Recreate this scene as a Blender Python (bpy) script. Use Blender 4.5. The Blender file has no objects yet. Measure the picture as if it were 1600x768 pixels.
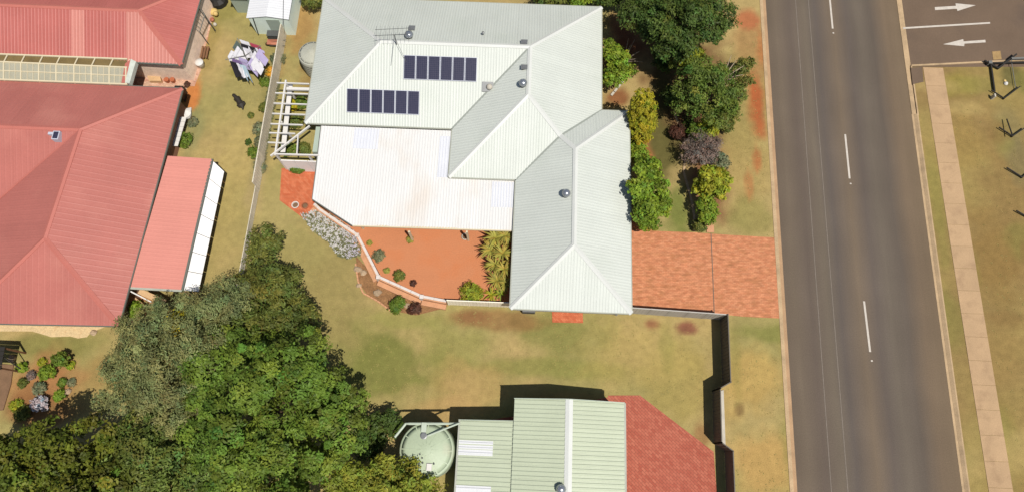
import bpy, math, random
import numpy as np
from mathutils import Vector, Matrix

# ------------------------------------------------------------------ camera, sky, sun, exposure
SC = bpy.context.scene
COL = SC.collection
H = 44.0                      # height of the drone above the lawn, metres
FPX = 1060.0                  # focal length for a 1600 pixel wide picture


def unit(a):
    a = np.array(a, float)
    return a / np.linalg.norm(a)


_v = unit((0, 340, FPX))
_n = np.array((145, -3284, FPX)); _n = unit(_n - _n.dot(_v) * _v)
_u = -_v
_e = np.cross(_n, _u)
cam = bpy.data.cameras.new('camera')
cam.sensor_width = 36.0
cam.lens = 36.0 * FPX / 1600.0
cam.clip_start = 0.5
cam.clip_end = 2000.0
camo = bpy.data.objects.new('camera', cam)
COL.objects.link(camo)
camo.matrix_world = Matrix(((_e[0], -_e[1], -_e[2], 0), (_n[0], -_n[1], -_n[2], 0), (_u[0], -_u[1], -_u[2], H), (0, 0, 0, 1)))
SC.camera = camo

SUN = Vector((0.31, -0.345, 1.0)).normalized()
ELEV = math.asin(SUN.z); AZ = math.atan2(SUN.x, SUN.y)
world = bpy.data.worlds.new('World'); SC.world = world; world.use_nodes = True
wn = world.node_tree.nodes
sky = wn.new('ShaderNodeTexSky'); sky.sky_type = 'NISHITA'; sky.sun_disc = False
sky.sun_elevation = ELEV; sky.sun_rotation = AZ
wn['Background'].inputs['Strength'].default_value = 0.06
world.node_tree.links.new(sky.outputs[0], wn['Background'].inputs[0])
sl = bpy.data.lights.new('sun', 'SUN'); sl.energy = 4.1; sl.angle = math.radians(0.5); sl.color = (1.0, 0.95, 0.88)
slo = bpy.data.objects.new('sun', sl); COL.objects.link(slo)
slo.rotation_euler = SUN.to_track_quat('Z', 'Y').to_euler(); slo.location = (20, -20, 60)
SC.view_settings.view_transform = 'Standard'; SC.view_settings.look = 'None'
SC.view_settings.gamma = 1.0; SC.view_settings.exposure = 0.36
GAIN = 1.62                   # displayed linear value of a sunlit flat white surface at this exposure

random.seed(7)
RNG = np.random.default_rng(7)


def G(px, py, z=0.0):
    """survey: the place on the level z that stands at this point of the 1600x768 photograph"""
    c = np.array((px - 800.0, py - 384.0, FPX))
    d = np.array((c @ _e, c @ _n, c @ _u)); t = (z - H) / d[2]
    return Vector((d[0] * t, d[1] * t, z))


def lin(c):
    c = c / 255.0
    return c / 12.92 if c <= 0.04045 else ((c + 0.055) / 1.055) ** 2.4


def A(r, g, b):
    """base colour of a surface that shows r,g,b (sRGB) when the sun falls on it"""
    return tuple(min(0.8, lin(x) / GAIN) for x in (r, g, b))


# ------------------------------------------------------------------ objects
ORG = {}


def tag(o, label=None, cat=None, group=None, kind=None):
    if label: o['label'] = label
    if cat: o['category'] = cat
    if group: o['group'] = group
    if kind: o['kind'] = kind
    return o


def thing(name, label, cat, loc, group=None):
    o = bpy.data.objects.new(name, None)
    o.empty_display_size = 0.3
    COL.objects.link(o); o.location = loc
    ORG[o.name] = Vector(loc)
    return tag(o, label, cat, group)


def link_mesh(name, me, mat, parent=None, loc=None):
    o = bpy.data.objects.new(name, me); COL.objects.link(o)
    if mat is not None and not me.materials: me.materials.append(mat)
    if parent is not None:
        o.parent = parent; ORG[o.name] = ORG.get(parent.name, Vector((0, 0, 0)))
    else:
        o.location = loc if loc is not None else (0, 0, 0)
        ORG[o.name] = Vector(o.location)
    return o


def np_mesh(name, V, F, smooth=False, tint=None):
    """V (n,3), F (m,k): a mesh of faces with k corners each"""
    V = np.asarray(V, np.float32); F = np.asarray(F, np.int32)
    me = bpy.data.meshes.new(name)
    me.vertices.add(len(V)); me.vertices.foreach_set('co', V.ravel())
    k = F.shape[1]
    me.loops.add(F.size); me.loops.foreach_set('vertex_index', F.ravel())
    me.polygons.add(len(F)); me.polygons.foreach_set('loop_start', np.arange(0, F.size, k, dtype=np.int32))
    me.polygons.foreach_set('loop_total', np.full(len(F), k, np.int32))
    if smooth: me.polygons.foreach_set('use_smooth', np.ones(len(F), bool))
    me.update(calc_edges=True)
    if tint is not None:
        a = me.color_attributes.new('tint', 'FLOAT_COLOR', 'POINT')
        t = np.ones((len(V), 4), np.float32); t[:, :tint.shape[1]] = tint
        a.data.foreach_set('color', t.ravel())
    return me


class MB:
    def __init__(s): s.v = []; s.f = []

    def add(s, v, f):
        b = len(s.v); s.v += [tuple(p) for p in v]; s.f += [tuple(b + i for i in q) for q in f]; return s

    def box(s, x0, x1, y0, y1, z0, z1):
        return s.add([(x0, y0, z0), (x1, y0, z0), (x1, y1, z0), (x0, y1, z0), (x0, y0, z1), (x1, y0, z1), (x1, y1, z1), (x0, y1, z1)],
                     [(3, 2, 1, 0), (4, 5, 6, 7), (0, 1, 5, 4), (1, 2, 6, 5), (2, 3, 7, 6), (3, 0, 4, 7)])

    def bar(s, p, q, w, h):
        """box beam from p to q (centre line), w across, h high"""
        p = Vector(p); q = Vector(q); d = (q - p).normalized()
        up = Vector((0, 0, 1)) if abs(d.z) < 0.95 else Vector((0, 1, 0))
        a = d.cross(up).normalized() * w / 2; b = a.cross(d).normalized() * h / 2
        P = [p - a - b, p + a - b, p + a + b, p - a + b, q - a - b, q + a - b, q + a + b, q - a + b]
        return s.add(P, [(0, 1, 2, 3), (7, 6, 5, 4), (0, 4, 5, 1), (1, 5, 6, 2), (2, 6, 7, 3), (3, 7, 4, 0)])

    def tube(s, pts, rad, n=8):
        pts = [Vector(p) for p in pts]
        if not isinstance(rad, (list, tuple)): rad = [rad] * len(pts)
        V = []; F = []
        for i, p in enumerate(pts):
            d = (pts[min(i + 1, len(pts) - 1)] - pts[max(i - 1, 0)]).normalized()
            a = d.cross(Vector((0, 0, 1)) if abs(d.z) < 0.9 else Vector((1, 0, 0))).normalized(); b = d.cross(a)
            for k in range(n):
                t = 2 * math.pi * k / n; V.append(p + (a * math.cos(t) + b * math.sin(t)) * rad[i])
        for i in range(len(pts) - 1):
            for k in range(n):
                F.append((i * n + k, i * n + (k + 1) % n, (i + 1) * n + (k + 1) % n, (i + 1) * n + k))
        F.append(tuple(range(n))[::-1]); F.append(tuple((len(pts) - 1) * n + k for k in range(n)))
        return s.add(V, F)

    def lathe(s, prof, c=(0, 0, 0), n=24):
        V = []; F = []
        for r, z in prof:
            for k in range(n):
                t = 2 * math.pi * k / n; V.append((c[0] + r * math.cos(t), c[1] + r * math.sin(t), c[2] + z))
        m = len(prof)
        for i in range(m - 1):
            for k in range(n):
                F.append((i * n + k, i * n + (k + 1) % n, (i + 1) * n + (k + 1) % n, (i + 1) * n + k))
        F.append(tuple(range(n))[::-1]); F.append(tuple((m - 1) * n + k for k in range(n)))
        return s.add(V, F)

    def slab(s, poly, z0, z1):
        """vertical prism over a plan polygon; z0/z1 numbers"""
        poly = [(p[0], p[1]) for p in poly]
        ar = sum(poly[i][0] * poly[(i + 1) % len(poly)][1] - poly[(i + 1) % len(poly)][0] * poly[i][1] for i in range(len(poly)))
        if ar < 0: poly = poly[::-1]
        n = len(poly)
        V = [(x, y, z0) for x, y in poly] + [(x, y, z1) for x, y in poly]
        F = [tuple(range(n))[::-1], tuple(range(n, 2 * n))] + [(i, (i + 1) % n, n + (i + 1) % n, n + i) for i in range(n)]
        return s.add(V, F)

    def build(s, name, mat, parent=None, loc=None, smooth=False):
        o = ORG[parent.name] if parent is not None else Vector(loc if loc is not None else (0, 0, 0))
        me = bpy.data.meshes.new(name)
        me.from_pydata([(x - o.x, y - o.y, z - o.z) for x, y, z in s.v], [], s.f)
        if smooth: me.polygons.foreach_set('use_smooth', [True] * len(me.polygons))
        me.update()
        return link_mesh(name, me, mat, parent, loc)


def copy_part(o, parent, loc):
    c = o.copy(); COL.objects.link(c); c.parent = parent; c.location = loc
    return c


# ------------------------------------------------------------------ materials
def mat(name, col, rough=0.7, vary=0.12, scale=3.0, fine=30.0, fvary=0.10, bump=0.0, spec=0.3, metal=0.0, objvar=0.0, stretch=None,
        stain=None, stain_amt=0.0, stain_scale=0.4, alpha=1.0, trans=0.0):
    m = bpy.data.materials.new(name); m.use_nodes = True
    N = m.node_tree.nodes; L = m.node_tree.links; B = N['Principled BSDF']
    tc = N.new('ShaderNodeTexCoord'); mp = N.new('ShaderNodeMapping'); L.new(tc.outputs['Object'], mp.inputs['Vector'])
    if stretch: mp.inputs['Scale'].default_value = stretch
    def noise(sc, det=4):
        t = N.new('ShaderNodeTexNoise'); t.inputs['Scale'].default_value = sc; t.inputs['Detail'].default_value = det
        L.new(mp.outputs[0], t.inputs['Vector']); return t.outputs['Fac']
    def rng(src, lo, hi):
        r = N.new('ShaderNodeMapRange'); r.inputs['From Min'].default_value = 0.3; r.inputs['From Max'].default_value = 0.7
        r.inputs['To Min'].default_value = lo; r.inputs['To Max'].default_value = hi; L.new(src, r.inputs['Value']); return r.outputs[0]
    def mul(a, b):
        r = N.new('ShaderNodeMath'); r.operation = 'MULTIPLY'; L.new(a, r.inputs[0]); L.new(b, r.inputs[1]); return r.outputs[0]
    nz = noise(fine)
    f = mul(rng(noise(scale), 1 - vary, 1 + vary), rng(nz, 1 - fvary, 1 + fvary))
    if objvar:
        oi = N.new('ShaderNodeObjectInfo'); r = N.new('ShaderNodeMapRange')
        r.inputs['To Min'].default_value = 1 - objvar; r.inputs['To Max'].default_value = 1 + objvar
        L.new(oi.outputs['Random'], r.inputs['Value']); f = mul(f, r.outputs[0])
    base = N.new('ShaderNodeRGB'); base.outputs[0].default_value = (*col, 1)
    src = base.outputs[0]
    if stain:
        mx = N.new('ShaderNodeMix'); mx.data_type = 'RGBA'
        L.new(src, mx.inputs['A']); mx.inputs['B'].default_value = (*stain, 1)
        r = N.new('ShaderNodeMapRange'); r.inputs['From Min'].default_value = 0.52; r.inputs['From Max'].default_value = 0.72
        r.inputs['To Max'].default_value = stain_amt; L.new(noise(stain_scale, 6), r.inputs['Value']); L.new(r.outputs[0], mx.inputs['Factor'])
        src = mx.outputs['Result']
    sc = N.new('ShaderNodeVectorMath'); sc.operation = 'SCALE'; L.new(src, sc.inputs[0]); L.new(f, sc.inputs['Scale'])
    L.new(sc.outputs[0], B.inputs['Base Color'])
    B.inputs['Roughness'].default_value = rough; B.inputs['Specular IOR Level'].default_value = spec; B.inputs['Metallic'].default_value = metal
    B.inputs['Alpha'].default_value = alpha; B.inputs['Transmission Weight'].default_value = trans
    if bump:
        b = N.new('ShaderNodeBump'); b.inputs['Strength'].default_value = bump; b.inputs['Distance'].default_value = 0.03
        L.new(nz, b.inputs['Height']); L.new(b.outputs[0], B.inputs['Normal'])
    return m


def tint_mat(name, fine=18.0, fvary=0.25, bump=0.5, mid=3.0, mvary=0.12):
    """ground cover: colour by the tint attribute, broken up by noise"""
    m = bpy.data.materials.new(name); m.use_nodes = True
    N = m.node_tree.nodes; L = m.node_tree.links; B = N['Principled BSDF']
    at = N.new('ShaderNodeAttribute'); at.attribute_name = 'tint'
    tc = N.new('ShaderNodeTexCoord')
    prev = None
    for s, v in ((fine, fvary), (mid, mvary), (fine * 3.1, fvary * 0.8)):
        t = N.new('ShaderNodeTexNoise'); t.inputs['Scale'].default_value = s; t.inputs['Detail'].default_value = 5
        L.new(tc.outputs['Object'], t.inputs['Vector'])
        r = N.new('ShaderNodeMapRange'); r.inputs['From Min'].default_value = 0.3; r.inputs['From Max'].default_value = 0.7
        r.inputs['To Min'].default_value = 1 - v; r.inputs['To Max'].default_value = 1 + v; L.new(t.outputs['Fac'], r.inputs['Value'])
        if prev is None: prev = r.outputs[0]; h = t.outputs['Fac']
        else:
            q = N.new('ShaderNodeMath'); q.operation = 'MULTIPLY'; L.new(prev, q.inputs[0]); L.new(r.outputs[0], q.inputs[1]); prev = q.outputs[0]
    sc = N.new('ShaderNodeVectorMath'); sc.operation = 'SCALE'; L.new(at.outputs['Color'], sc.inputs[0]); L.new(prev, sc.inputs['Scale'])
    L.new(sc.outputs[0], B.inputs['Base Color']); B.inputs['Roughness'].default_value = 0.95; B.inputs['Specular IOR Level'].default_value = 0.1
    b = N.new('ShaderNodeBump'); b.inputs['Strength'].default_value = bump; b.inputs['Distance'].default_value = 0.05
    L.new(h, b.inputs['Height']); L.new(b.outputs[0], B.inputs['Normal'])
    return m


def leaf_mat(name, col, trans=0.3, rough=0.6):
    """leaves: colour times the leaf's own tint"""
    m = bpy.data.materials.new(name); m.use_nodes = True
    N = m.node_tree.nodes; L = m.node_tree.links; B = N['Principled BSDF']
    at = N.new('ShaderNodeAttribute'); at.attribute_name = 'tint'
    mx = N.new('ShaderNodeVectorMath'); mx.operation = 'MULTIPLY'; mx.inputs[1].default_value = col
    L.new(at.outputs['Color'], mx.inputs[0]); L.new(mx.outputs[0], B.inputs['Base Color'])
    B.inputs['Roughness'].default_value = rough; B.inputs['Specular IOR Level'].default_value = 0.25
    tr = N.new('ShaderNodeBsdfTranslucent'); L.new(mx.outputs[0], tr.inputs['Color'])
    ms = N.new('ShaderNodeMixShader'); ms.inputs[0].default_value = trans
    L.new(B.outputs[0], ms.inputs[1]); L.new(tr.outputs[0], ms.inputs[2]); L.new(ms.outputs[0], N['Material Output'].inputs['Surface'])
    return m


def brick_mat(name, c1, c2, mortar, sx, sy, rot=0.0, vary=0.25, bump=0.3, stain=None, stain_amt=0.5):
    m = bpy.data.materials.new(name); m.use_nodes = True
    N = m.node_tree.nodes; L = m.node_tree.links; B = N['Principled BSDF']
    tc = N.new('ShaderNodeTexCoord'); mp = N.new('ShaderNodeMapping'); L.new(tc.outputs['Object'], mp.inputs['Vector'])
    mp.inputs['Rotation'].default_value = (0, 0, rot)
    bt = N.new('ShaderNodeTexBrick'); L.new(mp.outputs[0], bt.inputs['Vector'])
    bt.inputs['Scale'].default_value = 1.0; bt.inputs['Brick Width'].default_value = sx; bt.inputs['Row Height'].default_value = sy
    bt.inputs['Mortar Size'].default_value = min(sx, sy) * 0.06; bt.inputs['Color1'].default_value = (*c1, 1); bt.inputs['Color2'].default_value = (*c2, 1)
    bt.inputs['Mortar'].default_value = (*mortar, 1); bt.inputs['Bias'].default_value = 0.0
    nz = N.new('ShaderNodeTexNoise'); nz.inputs['Scale'].default_value = 2.2; nz.inputs['Detail'].default_value = 6
    mp2 = N.new('ShaderNodeMapping'); L.new(tc.outputs['Object'], mp2.inputs['Vector']); mp2.inputs['Scale'].default_value = (1.0, 2.4, 1.0)
    L.new(mp2.outputs[0], nz.inputs['Vector'])
    r = N.new('ShaderNodeMapRange'); r.inputs['From Min'].default_value = 0.3; r.inputs['From Max'].default_value = 0.7
    r.inputs['To Min'].default_value = 1 - vary; r.inputs['To Max'].default_value = 1 + vary; L.new(nz.outputs['Fac'], r.inputs['Value'])
    src = bt.outputs['Color']
    if stain:
        n2 = N.new('ShaderNodeTexNoise'); n2.inputs['Scale'].default_value = 1.3; n2.inputs['Detail'].default_value = 8; L.new(mp2.outputs[0], n2.inputs['Vector'])
        rr = N.new('ShaderNodeMapRange'); rr.inputs['From Min'].default_value = 0.48; rr.inputs['From Max'].default_value = 0.68; rr.inputs['To Max'].default_value = stain_amt
        L.new(n2.outputs['Fac'], rr.inputs['Value'])
        mx = N.new('ShaderNodeMix'); mx.data_type = 'RGBA'; L.new(src, mx.inputs['A']); mx.inputs['B'].default_value = (*stain, 1); L.new(rr.outputs[0], mx.inputs['Factor'])
        src = mx.outputs['Result']
    sc = N.new('ShaderNodeVectorMath'); sc.operation = 'SCALE'; L.new(src, sc.inputs[0]); L.new(r.outputs[0], sc.inputs['Scale'])
    L.new(sc.outputs[0], B.inputs['Base Color']); B.inputs['Roughness'].default_value = 0.9; B.inputs['Specular IOR Level'].default_value = 0.15
    b = N.new('ShaderNodeBump'); b.inputs['Strength'].default_value = bump; b.inputs['Distance'].default_value = 0.01
    L.new(bt.outputs['Fac'], b.inputs['Height']); b.invert = True; L.new(b.outputs[0], B.inputs['Normal'])
    return m


M = {}
M['roof_pale'] = mat('pale_green_roof', A(226, 231, 221), 0.45, 0.03, 0.5, 9, 0.03, objvar=0.018, spec=0.35, stain=A(212, 220, 206), stain_amt=0.45, stain_scale=0.35)
M['cap_pale'] = mat('pale_roof_flashing', A(236, 238, 231), 0.45, 0.03, 1, 12, 0.03)
M['valley'] = mat('grey_valley_flashing', A(172, 178, 168), 0.5, 0.05, 1, 12, 0.05)
M['patio'] = mat('white_patio_roof', A(250, 249, 245), 0.5, 0.02, 0.6, 10, 0.02, objvar=0.012, stain=A(240, 224, 205), stain_amt=0.55, stain_scale=0.5, stretch=(1, 0.45, 1))
M['clear'] = mat('bluish_skylight_sheet', A(244, 246, 252), 0.4, 0.03, 1, 12, 0.03)
M['gutter'] = mat('cream_gutter', A(190, 192, 176), 0.5, 0.08, 1.5, 15, 0.06)
M['gutter_dark'] = mat('grey_gutter', A(120, 122, 112), 0.5, 0.08, 1.5, 15, 0.06)
M['wall_cream'] = mat('cream_brick_wall', A(205, 190, 160), 0.9, 0.08, 2, 25, 0.1, bump=0.2)
M['wall_red'] = mat('brown_brick_wall', A(165, 120, 95), 0.9, 0.1, 2, 25, 0.12, bump=0.2)
M['wall_green'] = mat('pale_green_cladding', A(190, 205, 188), 0.6, 0.05, 1, 15, 0.05)
M['roof_red'] = mat('faded_red_roof', A(200, 121, 109), 0.5, 0.05, 0.45, 8, 0.04, objvar=0.03, spec=0.3, stain=A(216, 142, 126), stain_amt=0.6, stain_scale=0.3)
M['roof_red2'] = mat('darker_red_roof', A(200, 114, 104), 0.5, 0.05, 0.45, 8, 0.04, objvar=0.035, spec=0.3, stain=A(218, 134, 126), stain_amt=0.4, stain_scale=0.3)
M['roof_red_light'] = mat('coral_red_roof', A(236, 156, 140), 0.5, 0.03, 0.6, 8, 0.03, objvar=0.015, spec=0.3)
M['cap_red'] = mat('red_roof_flashing', A(208, 124, 110), 0.5, 0.04, 1, 10, 0.04)
M['roof_shed'] = mat('shed_green_roof', A(207, 216, 187), 0.45, 0.03, 0.8, 10, 0.03, objvar=0.015, spec=0.35)
M['white'] = mat('white_paint', A(244, 240, 232), 0.5, 0.03, 2, 20, 0.04)
M['bright_white'] = mat('bright_white_sheet', (.74, .73, .71), .5, .03, 1, 12, .03)
M['cream_timber'] = mat('cream_painted_timber', A(240, 226, 190), 0.6, 0.05, 2, 20, 0.06)
M['white_sheet'] = mat('white_skylight_sheet', A(246, 247, 248), 0.45, 0.02, 1, 12, 0.03)
M['panel_frame'] = mat('aluminium_frame', A(214, 218, 230), 0.4, 0.03, 2, 12, 0.03, metal=0.0)
M['vent_grey'] = mat('galvanised_vent', A(150, 152, 152), 0.35, 0.08, 5, 30, 0.08, metal=0.4)
M['vent_dark'] = mat('dark_grey_vent', A(95, 97, 95), 0.6, 0.08, 5, 30, 0.08)
M['steel_dome'] = mat('silver_steel', A(205, 210, 216), 0.25, 0.06, 5, 30, 0.06, metal=0.75)
M['asphalt'] = None
M['concrete'] = mat('kerb_concrete', A(208, 178, 138), 0.9, 0.12, 1.2, 20, 0.14, bump=0.3, stain=A(150, 128, 100), stain_amt=0.5, stain_scale=0.8)
M['concrete_pale'] = mat('pale_concrete', A(214, 206, 190), 0.9, 0.1, 1.2, 20, 0.1, bump=0.2)
M['gutter_conc'] = mat('channel_concrete', A(196, 160, 122), 0.9, 0.12, 1.2, 20, 0.14, bump=0.3)
M['path_slab'] = mat('pinkish_concrete_slab', A(204, 170, 130), 0.9, 0.06, 1.0, 25, 0.1, bump=0.3, objvar=0.035, stain=A(170, 138, 105), stain_amt=0.5, stain_scale=1.2)
M['paint'] = mat('white_road_paint', A(222, 212, 198), 0.8, 0.08, 3, 25, 0.12)
M['seam'] = mat('worn_edge_line', A(142, 131, 119), 0.8, 0.1, 3, 25, 0.18)
M['grate'] = mat('yellowish_concrete_pit', A(182, 150, 100), 0.9, 0.1, 3, 25, 0.15)
M['black_steel'] = mat('black_steel', A(52, 48, 42), 0.55, 0.1, 3, 25, 0.1)
M['galv'] = mat('galvanised_steel', A(150, 148, 140), 0.45, 0.08, 3, 25, 0.08, metal=0.3)
M['fence_grey'] = mat('grey_fence_sheet', (.40, .375, .33), 0.6, 0.05, 1.5, 20, 0.05, objvar=0.04)
M['fence_beige'] = mat('beige_fence_board', (.78, .72, .58), 0.7, 0.06, 1.5, 20, 0.06, objvar=0.04)
M['fence_paling'] = mat('weathered_paling', (.52, .47, .37), 0.85, 0.12, 2, 25, 0.15, objvar=0.08, bump=0.2)
M['fence_dark'] = mat('grey_brown_fence', A(120, 112, 100), 0.7, 0.06, 1.5, 20, 0.08)
M['brick_face'] = mat('orange_brick_face', A(226, 168, 126), 0.9, 0.1, 3, 30, 0.12, bump=0.3)
M['cap_white'] = mat('white_wall_capping', A(240, 228, 218), 0.6, 0.06, 3, 25, 0.06)
M['tank'] = mat('pale_green_tank', A(196, 210, 178), 0.5, 0.06, 0.8, 10, 0.05, stain=A(214, 206, 178), stain_amt=0.8, stain_scale=0.5)
M['tank_pale'] = mat('grey_green_tank', A(202, 202, 184), 0.5, 0.06, 0.8, 10, 0.05)
M['pvc'] = mat('pale_green_pipe', A(205, 216, 196), 0.45, 0.05, 3, 20, 0.04)
M['bark'] = mat('brown_bark', A(120, 96, 74), 0.95, 0.2, 3, 18, 0.25, bump=0.5)
M['bark_pale'] = mat('pale_bark', A(196, 176, 150), 0.9, 0.15, 3, 18, 0.2, bump=0.4)
M['stone'] = mat('garden_stone', A(196, 170, 138), 0.9, 0.15, 2.5, 18, 0.2, bump=0.4, objvar=0.15)
M['wood'] = mat('brown_timber', A(140, 100, 70), 0.8, 0.12, 2, 20, 0.15, objvar=0.08)
M['wood_pale'] = mat('pale_timber', A(224, 184, 136), 0.8, 0.1, 2, 20, 0.12)
M['rubber'] = mat('black_plastic', A(48, 46, 42), 0.5, 0.1, 3, 20, 0.1)
M['terracotta'] = mat('terracotta', A(190, 110, 74), 0.8, 0.1, 3, 20, 0.1)
M['pink_plastic'] = mat('pink_plastic', A(208, 140, 112), 0.6, 0.08, 3, 20, 0.08)
M['orange'] = mat('orange_plastic', A(236, 170, 50), 0.6, 0.08, 3, 20, 0.1)
M['yellow_plastic'] = mat('yellow_plastic', A(236, 204, 130), 0.6, 0.08, 3, 20, 0.1)
M['dog'] = mat('dark_coat', A(58, 52, 44), 0.6, 0.2, 6, 40, 0.25, bump=0.4)
M['glass'] = mat('window_glass', (0.05, 0.06, 0.07), 0.08, 0.05, 2, 10, 0.02, spec=0.6)
M['deck'] = mat('brown_deck', A(140, 108, 80), 0.85, 0.12, 1.5, 20, 0.15)
M['soil'] = mat('orange_gravel_terrace', A(216, 142, 98), 0.95, 0.07, 0.5, 16, 0.13, bump=0.3, stain=A(208, 122, 72), stain_amt=0.55, stain_scale=0.5)
M['drive'] = brick_mat('orange_brick_paving', A(230, 158, 116), A(216, 140, 100), A(190, 126, 88), 0.23, 0.115, 0.0, 0.2, 0.3, stain=A(180, 122, 80), stain_amt=0.6)
M['terrace'] = brick_mat('orange_brick_terrace', A(228, 136, 96), A(212, 112, 74), A(180, 104, 72), 0.23, 0.115, 0.78, 0.12, 0.3)
M['apron'] = brick_mat('red_brick_apron', A(208, 122, 98), A(188, 100, 80), A(140, 88, 72), 0.30, 0.15, 0.79, 0.05, 0.3)
M['pinkbrick'] = brick_mat('pink_brick_path', A(232, 190, 162), A(206, 150, 124), A(190, 156, 132), 0.24, 0.12, 0.5, 0.2, 0.3, stain=A(236, 204, 170), stain_amt=0.6)
M['crazy'] = mat('sandstone_path', A(236, 208, 158), 0.9, 0.12, 2.5, 12, 0.16, bump=0.5, stain=A(190, 150, 104), stain_amt=0.6, stain_scale=2.5)
M['poly'] = mat('clear_polycarbonate', A(226, 222, 196), 0.35, 0.06, 1.2, 14, 0.05, alpha=0.55, objvar=0.05)
M['poly_old'] = mat('aged_brown_polycarbonate', A(150, 128, 84), 0.5, 0.15, 1.2, 14, 0.1, alpha=0.75)
M['grass'] = tint_mat('grass', 18.0, 0.17, 0.35, 2.2, 0.10)


def cell_mat():
    m = bpy.data.materials.new('dark_solar_cells'); m.use_nodes = True
    N = m.node_tree.nodes; L = m.node_tree.links; B = N['Principled BSDF']
    tc = N.new('ShaderNodeTexCoord'); bt = N.new('ShaderNodeTexBrick'); L.new(tc.outputs['Object'], bt.inputs['Vector'])
    bt.offset = 0.0; bt.inputs['Scale'].default_value = 1; bt.inputs['Brick Width'].default_value = 0.127; bt.inputs['Row Height'].default_value = 0.127
    bt.inputs['Mortar Size'].default_value = 0.006; bt.inputs['Color1'].default_value = (*A(62, 62, 84), 1); bt.inputs['Color2'].default_value = (*A(56, 58, 80), 1)
    bt.inputs['Mortar'].default_value = (*A(92, 88, 104), 1)
    L.new(bt.outputs['Color'], B.inputs['Base Color']); B.inputs['Roughness'].default_value = 0.2; B.inputs['Specular IOR Level'].default_value = 0.5
    return m


M['cell'] = cell_mat()


def asphalt_mat():
    m = bpy.data.materials.new('worn_asphalt'); m.use_nodes = True
    N = m.node_tree.nodes; L = m.node_tree.links; B = N['Principled BSDF']
    tc = N.new('ShaderNodeTexCoord'); sx = N.new('ShaderNodeSeparateXYZ'); L.new(tc.outputs['Object'], sx.inputs[0])
    wob = N.new('ShaderNodeTexNoise'); wob.inputs['Scale'].default_value = 0.12; L.new(tc.outputs['Object'], wob.inputs['Vector'])
    ad = N.new('ShaderNodeMath'); ad.operation = 'MULTIPLY_ADD'; L.new(wob.outputs['Fac'], ad.inputs[0]); ad.inputs[1].default_value = 0.7; L.new(sx.outputs[0], ad.inputs[2])
    cr = N.new('ShaderNodeValToRGB'); dv = N.new('ShaderNodeMath'); dv.operation = 'DIVIDE'; L.new(ad.outputs[0], dv.inputs[0]); dv.inputs[1].default_value = 10.6
    L.new(dv.outputs[0], cr.inputs[0])
    E = cr.color_ramp.elements
    
    E = cr.color_ramp.elements
    
    E = cr.color_ramp.elements
    
    E = cr.color_ramp.elements
    stops = [(0.0, (112, 98, 84)), (0.10, (122, 108, 92)), (0.2, (112, 99, 88)), (0.30, (122, 110, 95)), (0.38, (108, 98, 90)), (0.50, (128, 112, 94)), (0.60, (110, 99, 90)),
             (0.68, (118, 107, 94)), (0.78, (109, 98, 87)), (0.88, (128, 110, 90)), (1.0, (130, 112, 90))]
    E[0].position = 0; E[0].color = (*A(*stops[0][1]), 1); E[1].position = 1; E[1].color = (*A(*stops[-1][1]), 1)
    for p, c in stops[1:-1]:
        e = E.new(p); e.color = (*A(*c), 1)
    prev = cr.outputs[0]
    for s, v, st in ((0.25, 0.07, (1, 1, 1)), (14, 0.10, (1, 1, 1)), (60, 0.10, (1, 1, 1)), (1.6, 0.05, (1, 0.08, 1))):
        mp = N.new('ShaderNodeMapping'); L.new(tc.outputs['Object'], mp.inputs[0]); mp.inputs['Scale'].default_value = st
        t = N.new('ShaderNodeTexNoise'); t.inputs['Scale'].default_value = s; t.inputs['Detail'].default_value = 5; L.new(mp.outputs[0], t.inputs['Vector'])
        r = N.new('ShaderNodeMapRange'); r.inputs['From Min'].default_value = 0.3; r.inputs['From Max'].default_value = 0.7
        r.inputs['To Min'].default_value = 1 - v; r.inputs['To Max'].default_value = 1 + v; L.new(t.outputs['Fac'], r.inputs['Value'])
        q = N.new('ShaderNodeVectorMath'); q.operation = 'SCALE'; L.new(prev, q.inputs[0]); L.new(r.outputs[0], q.inputs['Scale']); prev = q.outputs[0]
    L.new(prev, B.inputs['Base Color']); B.inputs['Roughness'].default_value = 0.92; B.inputs['Specular IOR Level'].default_value = 0.15
    return m


M['asphalt'] = asphalt_mat()
M['asphalt_side'] = mat('patchy_asphalt', A(126, 106, 88), 0.92, 0.08, 0.35, 16, 0.12, spec=0.15, stain=A(96, 84, 76), stain_amt=0.45, stain_scale=0.3)

# ------------------------------------------------------------------ ground, lawns
def vnoise(x, y, s, seed):
    r = np.random.default_rng(seed); T = r.random((64, 64))
    x = x / s; y = y / s; xi = np.floor(x).astype(int); yi = np.floor(y).astype(int); fx = x - xi; fy = y - yi
    fx = fx * fx * (3 - 2 * fx); fy = fy * fy * (3 - 2 * fy)
    g = lambda a, b: T[a % 64, b % 64]
    return (g(xi, yi) * (1 - fx) + g(xi + 1, yi) * fx) * (1 - fy) + (g(xi, yi + 1) * (1 - fx) + g(xi + 1, yi + 1) * fx) * fy


def fbm(x, y, s, seed):
    return sum(vnoise(x + 17 * k, y - 9 * k, s / 2 ** k, seed + k) * 0.5 ** (k + 1) for k in range(4)) / 0.9375


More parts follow.
